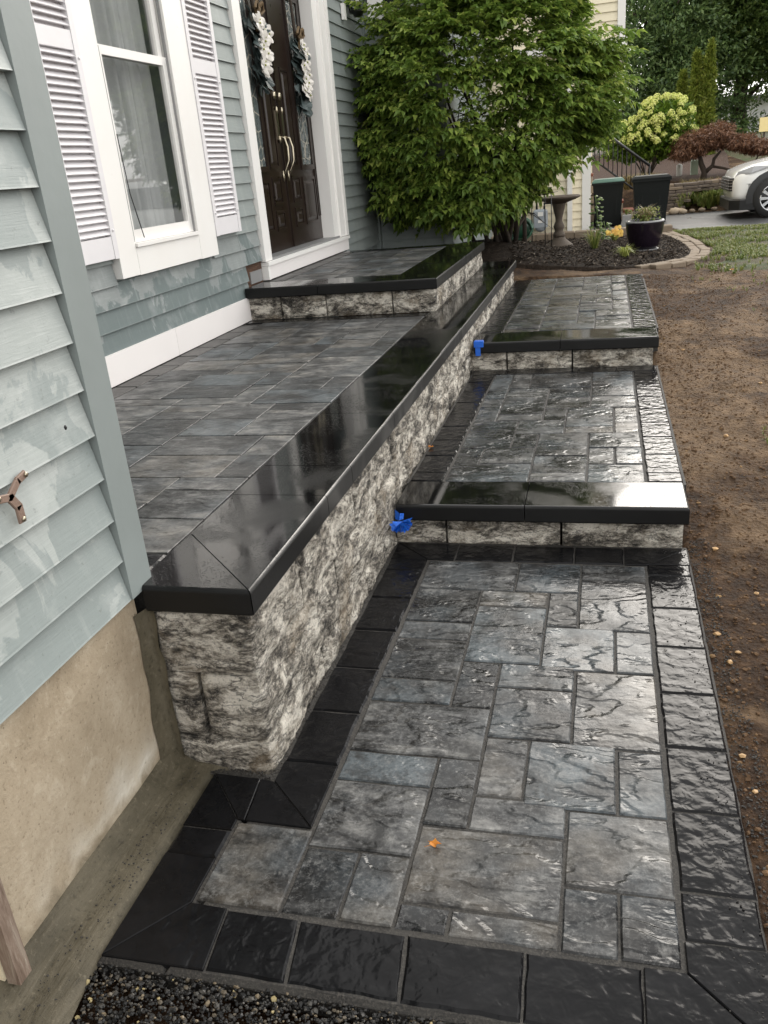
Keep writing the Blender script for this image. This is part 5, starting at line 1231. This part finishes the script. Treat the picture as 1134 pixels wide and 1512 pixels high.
def column(x, y, h, w, label, seed):
    z = gz(x, y); t_ = empty('arborvitae', (x, y, z), label, 'tree', 'arborvitae columns'); WM[t_.name] = Vector((x, y, z))
    q = MB(); q.tube([(x, y, z), (x, y, z+h*.8)], [.05, .02], 6); q.build('trunk', M_BARK, t_)
    parts = []
    for k in range(10):
        f = k/9; rr = w*.5*(1-max(0, f-.35)*1.3)**.7 if f < .99 else w*.1
        parts.append(crown((x+random.gauss(0, .02), y, z+.1+h*.95*f), (rr, rr, h*.085), 900, .05, .13, .3, seed+k, .35, 1.0))
    crown_obj('crown', parts, M_ARB, t_)
column(2.98, 30, 2.95, .50, 'tallest bright green arborvitae column on the right of the pair', 61); column(2.66, 30.1, 2.75, .50, 'slightly shorter arborvitae column on the left of the pair', 72); column(2.28, 30.4, 2.25, .46, 'smallest separate arborvitae column left of the pair', 83)

# hydrangea
hx, hy = 1.0, 23.2; hz = gz(hx, hy); hd = empty('hydrangea', (hx, hy, hz), 'large hydrangea covered in lime-cream flower heads beyond the bins', 'shrub'); WM[hd.name] = Vector((hx, hy, hz))
q = MB()
for i in range(12):
    a = random.uniform(0, 6.28); q.tube([(hx, hy, hz), (hx+.3*math.cos(a), hy+.2*math.sin(a), hz+.5), (hx+.8*math.cos(a), hy+.5*math.sin(a), hz+1.0)], [.02, .014, .006], 5)
q.build('stems', M_BARK, hd)
parts = [crown((hx+dx, hy+dy, hz+dz), (rx, .6, rz), nn, .07, .12, .25, 90+i, .5, .2) for i, (dx, dy, dz, rx, rz, nn) in enumerate(((0, 0, .95, 1.05, .48, 5200), (.35, 0, 1.35, .62, .45, 2600), (-.5, 0, .85, .55, .35, 1800), (.55, 0, .9, .55, .4, 1800)))]
crown_obj('leaves', parts, M_HYDL, hd)
q = MB(); q.v = []
def floret(b):
    for i in range(80):
        u = Vector((random.gauss(0, 1), random.gauss(0, 1), random.gauss(0, 1))).normalized(); u.z = abs(u.z)*1.1-.25
        c = Vector((u.x*.055, u.y*.055, u.z*.075)); petal(b, c, tuple(u), .020, Vector((random.gauss(0, 1), random.gauss(0, 1), random.gauss(0, 1))))
FM = []
for k in range(4): f_ = MB(); floret(f_); FM.append(f_.mesh('flower_head', M_HYDF))
for i in range(125):
    a = random.uniform(-3.5, .4); e = random.uniform(-.15, 1.35)
    if random.random() < .3: c0, r0 = Vector((hx+.35, hy, hz+1.38)), Vector((.66, .6, .48))
    else: c0, r0 = Vector((hx, hy, hz+.95)), Vector((1.10, .65, .50))
    p = c0+Vector((math.cos(a)*math.cos(e)*r0.x, math.sin(a)*math.cos(e)*r0.y, math.sin(e)*r0.z)); inst('flower_head', random.choice(FM), hd, p, (random.gauss(0, .3), random.gauss(0, .3), random.uniform(0, 6)), (random.uniform(1.1, 1.7),)*3)

# laceleaf maple
mx_, my_ = 2.25, 22.6; mz = gz(mx_, my_); lm = empty('laceleaf_maple', (mx_, my_, mz), 'reddish-brown spreading laceleaf maple with twisted bare limbs', 'tree'); WM[lm.name] = Vector((mx_, my_, mz))
q = MB()
q.tube([(mx_, my_, mz-.05), (mx_+.03, my_, mz+.15), (mx_-.06, my_, mz+.35), (mx_-.1, my_, mz+.55)], [.085, .07, .06, .04], 8)
q.tube([(mx_+.02, my_, mz+.12), (mx_+.2, my_-.05, mz+.28), (mx_+.22, my_-.05, mz+.42), (mx_+.4, my_, mz+.62)], [.055, .045, .04, .02], 7)
q.tube([(mx_+.2, my_-.05, mz+.26), (mx_+.45, my_-.1, mz+.20), (mx_+.72, my_-.1, mz+.10), (mx_+.95, my_-.1, mz+.22), (mx_+1.1, my_-.1, mz+.22), (mx_+1.2, my_-.1, mz+.5)], [.035, .032, .03, .025, .02, .012], 6)
q.tube([(mx_-.08, my_, mz+.5), (mx_-.3, my_, mz+.7), (mx_-.5, my_, mz+.75)], [.035, .025, .012], 6); q.tube([(mx_-.08, my_, mz+.5), (mx_+.05, my_, mz+.8), (mx_+.1, my_, mz+1.0)], [.035, .025, .012], 6)
q.build('trunk', M_BARK, lm)
parts = [crown((mx_+dx, my_+dy, mz+dz-.12), (rx*.92, .6, rz*.9), nn, .022, .10, .35, 130+i, .6, -.7) for i, (dx, dy, dz, rx, rz, nn) in enumerate(((-.1, 0, .95, .58, .28, 7500), (.28, 0, 1.12, .38, .22, 3600), (-.4, 0, .76, .40, .20, 3200), (.75, 0, .86, .45, .16, 4200), (1.25, 0, .72, .5, .16, 4600)))]
crown_obj('crown', parts, M_RED, lm)
# street scene behind the maple
q = MB(); q.box(4.6, 16, 45, 50, 1.2, 3.0); whs = q.build('wall', flat('white_siding_far', (.8, .8, .8), .6, .03, 3, 0), None)
sh = empty('white_garage', (8, 46, 1.4), 'low white building glimpsed beyond the street under the trees', 'building'); whs.parent = sh; whs.location = Vector(whs.location)-Vector(sh.location)
q = MB(); q.slab(rect(4.4, 16.2, 44.8, 50.2), 3.0, 3.2, .05); o = q.build('roof', M_GREYSILL, None); o.parent = sh; o.location = Vector(o.location)-Vector(sh.location)
sg = empty('street_sign', (4.45, 28.5, gz(4.45, 28.5)), 'pale yellow rectangular sign on a thin post at the right edge', 'sign'); WM[sg.name] = Vector((4.45, 28.5, gz(4.45, 28.5)))
q = MB(); q.tube([(4.45, 28.5, 1.0), (4.45, 28.5, 2.0)], .025, 6); q.build('post', M_BARK, sg); q = MB(); q.box(4.30, 4.62, 28.44, 28.47, 1.58, 1.96); q.build('board', flat('sign_yellow', (.75, .62, .30), .6, .05, 5, 0), sg)

# ------------------------------------------------------------------ white car
M_PAINT = flat('white_paint', (.84, .84, .83), .22, .02, 3, 0, Coat_Weight=.6); M_TYRE = flat('tyre', (.012, .012, .012), .7, .2, 20); M_RIM = flat('alloy', (.55, .56, .58), .25, .05, 10, 0, Metallic=.9)
M_LAMP = flat('headlight_glass', (.35, .36, .38), .08, .1, 6, 0); M_CGL = flat('car_glass', (.01, .012, .014), .05, .1, 3, 0)
cx0, cy0, cz0 = 2.27, 17.5, .075
car = empty('parked_car', (cx0+2.2, cy0+.9, cz0), 'white compact SUV parked on the driveway, its front facing left', 'car'); WM[car.name] = Vector((cx0+2.2, cy0+.9, cz0))
# stations along the length: x, z bottom, z belt (shoulder), z top, half width bottom / belt / top
ST = [(0.0, .42, .66, .72, .62, .66, .55), (.05, .28, .72, .82, .76, .80, .68), (.18, .22, .78, .90, .86, .88, .76), (.42, .22, .84, .97, .91, .92, .82), (.8, .22, .90, 1.03, .92, .93, .84), (1.15, .22, .95, 1.08, .92, .93, .82),
      (1.9, .22, .98, 1.60, .92, .93, .62), (2.4, .22, 1.0, 1.66, .92, .93, .64), (3.4, .22, 1.02, 1.64, .92, .93, .62), (4.1, .24, 1.05, 1.50, .9, .92, .60), (4.45, .30, 1.02, 1.15, .84, .88, .70), (4.58, .40, .9, 1.0, .78, .8, .66)]
q = MB(); q.smooth = True; K = 12; yc = cy0+.93
for (x, zb_, zs_, zt, wb, ws, wt) in ST:
    ring = [(-wb, zb_), (-wb-.02, (zb_+zs_)*.45), (-ws, zs_-.12), (-ws+.02, zs_), (-wt-.02, zt-.05), (-wt+.08, zt)]
    for yy_, zz in ring: q.v.append((cx0+x, yc+yy_, cz0+zz))
    for yy_, zz in reversed(ring): q.v.append((cx0+x, yc-yy_, cz0+zz))
for j in range(len(ST)-1):
    for i in range(K): i2 = (i+1) % K; q.face((j*K+i, (j+1)*K+i, (j+1)*K+i2, j*K+i2))
q.face(tuple(range(K))); q.face(tuple(reversed(range((len(ST)-1)*K, len(ST)*K)))); bd = q.build('body', M_PAINT, car)
sd_ = bd.modifiers.new('sub', 'SUBSURF'); sd_.levels = 2; sd_.render_levels = 2
for wx in (.70, 3.55):
    for side in (0, 1):
        yy_ = yc-.935+side*1.87; zc = cz0+.36; sgn = -1 if side == 0 else 1
        q = MB()          # black wheel arch cladding
        for i in range(13):
            a = R(-12+i*17); q.v += [(cx0+wx+.375*math.cos(a), yy_+sgn*.012, zc+.375*math.sin(a)), (cx0+wx+.47*math.cos(a), yy_+sgn*.004, zc+.47*math.sin(a)), (cx0+wx+.375*math.cos(a), yy_-sgn*.25, zc+.375*math.sin(a))]
        for i in range(12): q.face((i*3, i*3+1, i*3+4, i*3+3)); q.face((i*3, i*3+3, i*3+5, i*3+2))
        q.v.append((cx0+wx, yy_-sgn*.0+sgn*.006, zc)); c_ = len(q.v)-1
        for i in range(12): q.face((c_, i*3, i*3+3))
        q.build('wheel_arch', M_BLACK, car)
        q = MB(); q.lathe([(.22, -.1), (.33, -.1), (.35, -.07), (.35, .07), (.33, .1), (.22, .1)], 32, cap=False); q.v = [(cx0+wx+p[0], yy_+sgn*.018-sgn*.08+p[2], zc-.01+p[1]) for p in q.v]
        wh = q.build('wheel', M_TYRE, car)
        q = MB(); rr = []
        for k in range(10):
            a = k*math.pi/5; d = Vector((math.cos(a), 0, math.sin(a))); s_ = Vector((-math.sin(a), 0, math.cos(a))); c = Vector((cx0+wx, yy_+sgn*.03, zc-.01)); w1 = .028
            q.poly([tuple(c+d*.04-s_*w1*.6), tuple(c+d*.225-s_*w1), tuple(c+d*.225+s_*w1), tuple(c+d*.04+s_*w1*.6)])
        q.tube([(cx0+wx+.225*math.cos(i*math.pi/12), yy_+sgn*.03, zc-.01+.225*math.sin(i*math.pi/12)) for i in range(25)], .014, 6, cap=False)
        q.lathe([(.05, 0), (.05, .01)], 12); q.v[-24:] = [(cx0+wx+p[0], yy_+sgn*.03+p[2], zc-.01+p[1]) for p in q.v[-24:]]; q.build('rim', M_RIM, wh)
def cpatch(name, pts, mat, off=.0): q = MB(); q.poly(pts); return q.build(name, mat, car)
# lower black cladding, grille, headlight as solid shapes proud of the nose
q = MB(); q.slab([(cx0-.02, yc-.70), (cx0+.14, yc-.90), (cx0+.42, yc-.955), (cx0+.42, yc+.955), (cx0+.14, yc+.90), (cx0-.02, yc+.70)], cz0+.17, cz0+.36, .02, bottom=True); q.build('lower_bumper', M_BLACK, car)
q = MB(); q.box(cx0+1.25, cx0+3.2, yc-.955, yc+.955, cz0+.2, cz0+.34); q.build('sill_cladding', M_BLACK, car)
q = MB(); q.slab([(cx0-.025, yc-.58), (cx0+.045, yc-.72), (cx0+.06, yc+.72), (cx0-.025, yc+.58)], cz0+.50, cz0+.73, .02, bottom=True); gr_ = q.build('grille', M_BLACK, car)
for k in range(4): q = MB(); q.slab([(cx0-.034, yc-.56), (cx0+.04, yc-.72), (cx0+.05, yc+.72), (cx0-.034, yc+.56)], cz0+.525+k*.052, cz0+.537+k*.052, .003, bottom=True); q.build('grille_bar', M_RIM, gr_)
for s_ in (-1, 1):
    q = MB(); V = [(.05, .70, .73), (.30, .905, .80), (.62, .945, .90), (.34, .87, .915), (.10, .74, .835)]
    if s_ > 0: V = V[::-1]
    q.poly([(cx0+a, yc+s_*(b_+.012), cz0+c_) for a, b_, c_ in V]); n = len(q.v); q.poly([(cx0+a+.03, yc+s_*(b_-.05), cz0+c_) for a, b_, c_ in V][::-1])
    for i in range(5): q.face((i, n+4-i, n+4-(i+1) % 5, (i+1) % 5))
    q.build('headlight', M_LAMP, car)
    q = MB(); q.slab([(cx0+.14, yc+s_*.83), (cx0+.32, yc+s_*.915)][::s_]+[(cx0+.32, yc+s_*.86), (cx0+.14, yc+s_*.80)][::s_], cz0+.42, cz0+.62, .01, bottom=True); q.build('fog_lamp_recess', M_LAMP, car)
q = MB(); q.quad((cx0+1.25, yc-.72, cz0+1.13), (cx0+1.25, yc+.72, cz0+1.13), (cx0+1.84, yc+.58, cz0+1.565), (cx0+1.84, yc-.58, cz0+1.565)); q.build('windscreen', M_CGL, car)
for s_ in (-1, 1): q = MB(); q.quad((cx0+1.6, yc+s_*.90, cz0+1.05), (cx0+3.9, yc+s_*.90, cz0+1.08), (cx0+3.6, yc+s_*.70, cz0+1.50), (cx0+2.0, yc+s_*.70, cz0+1.50)); q.build('side_window', M_CGL, car)
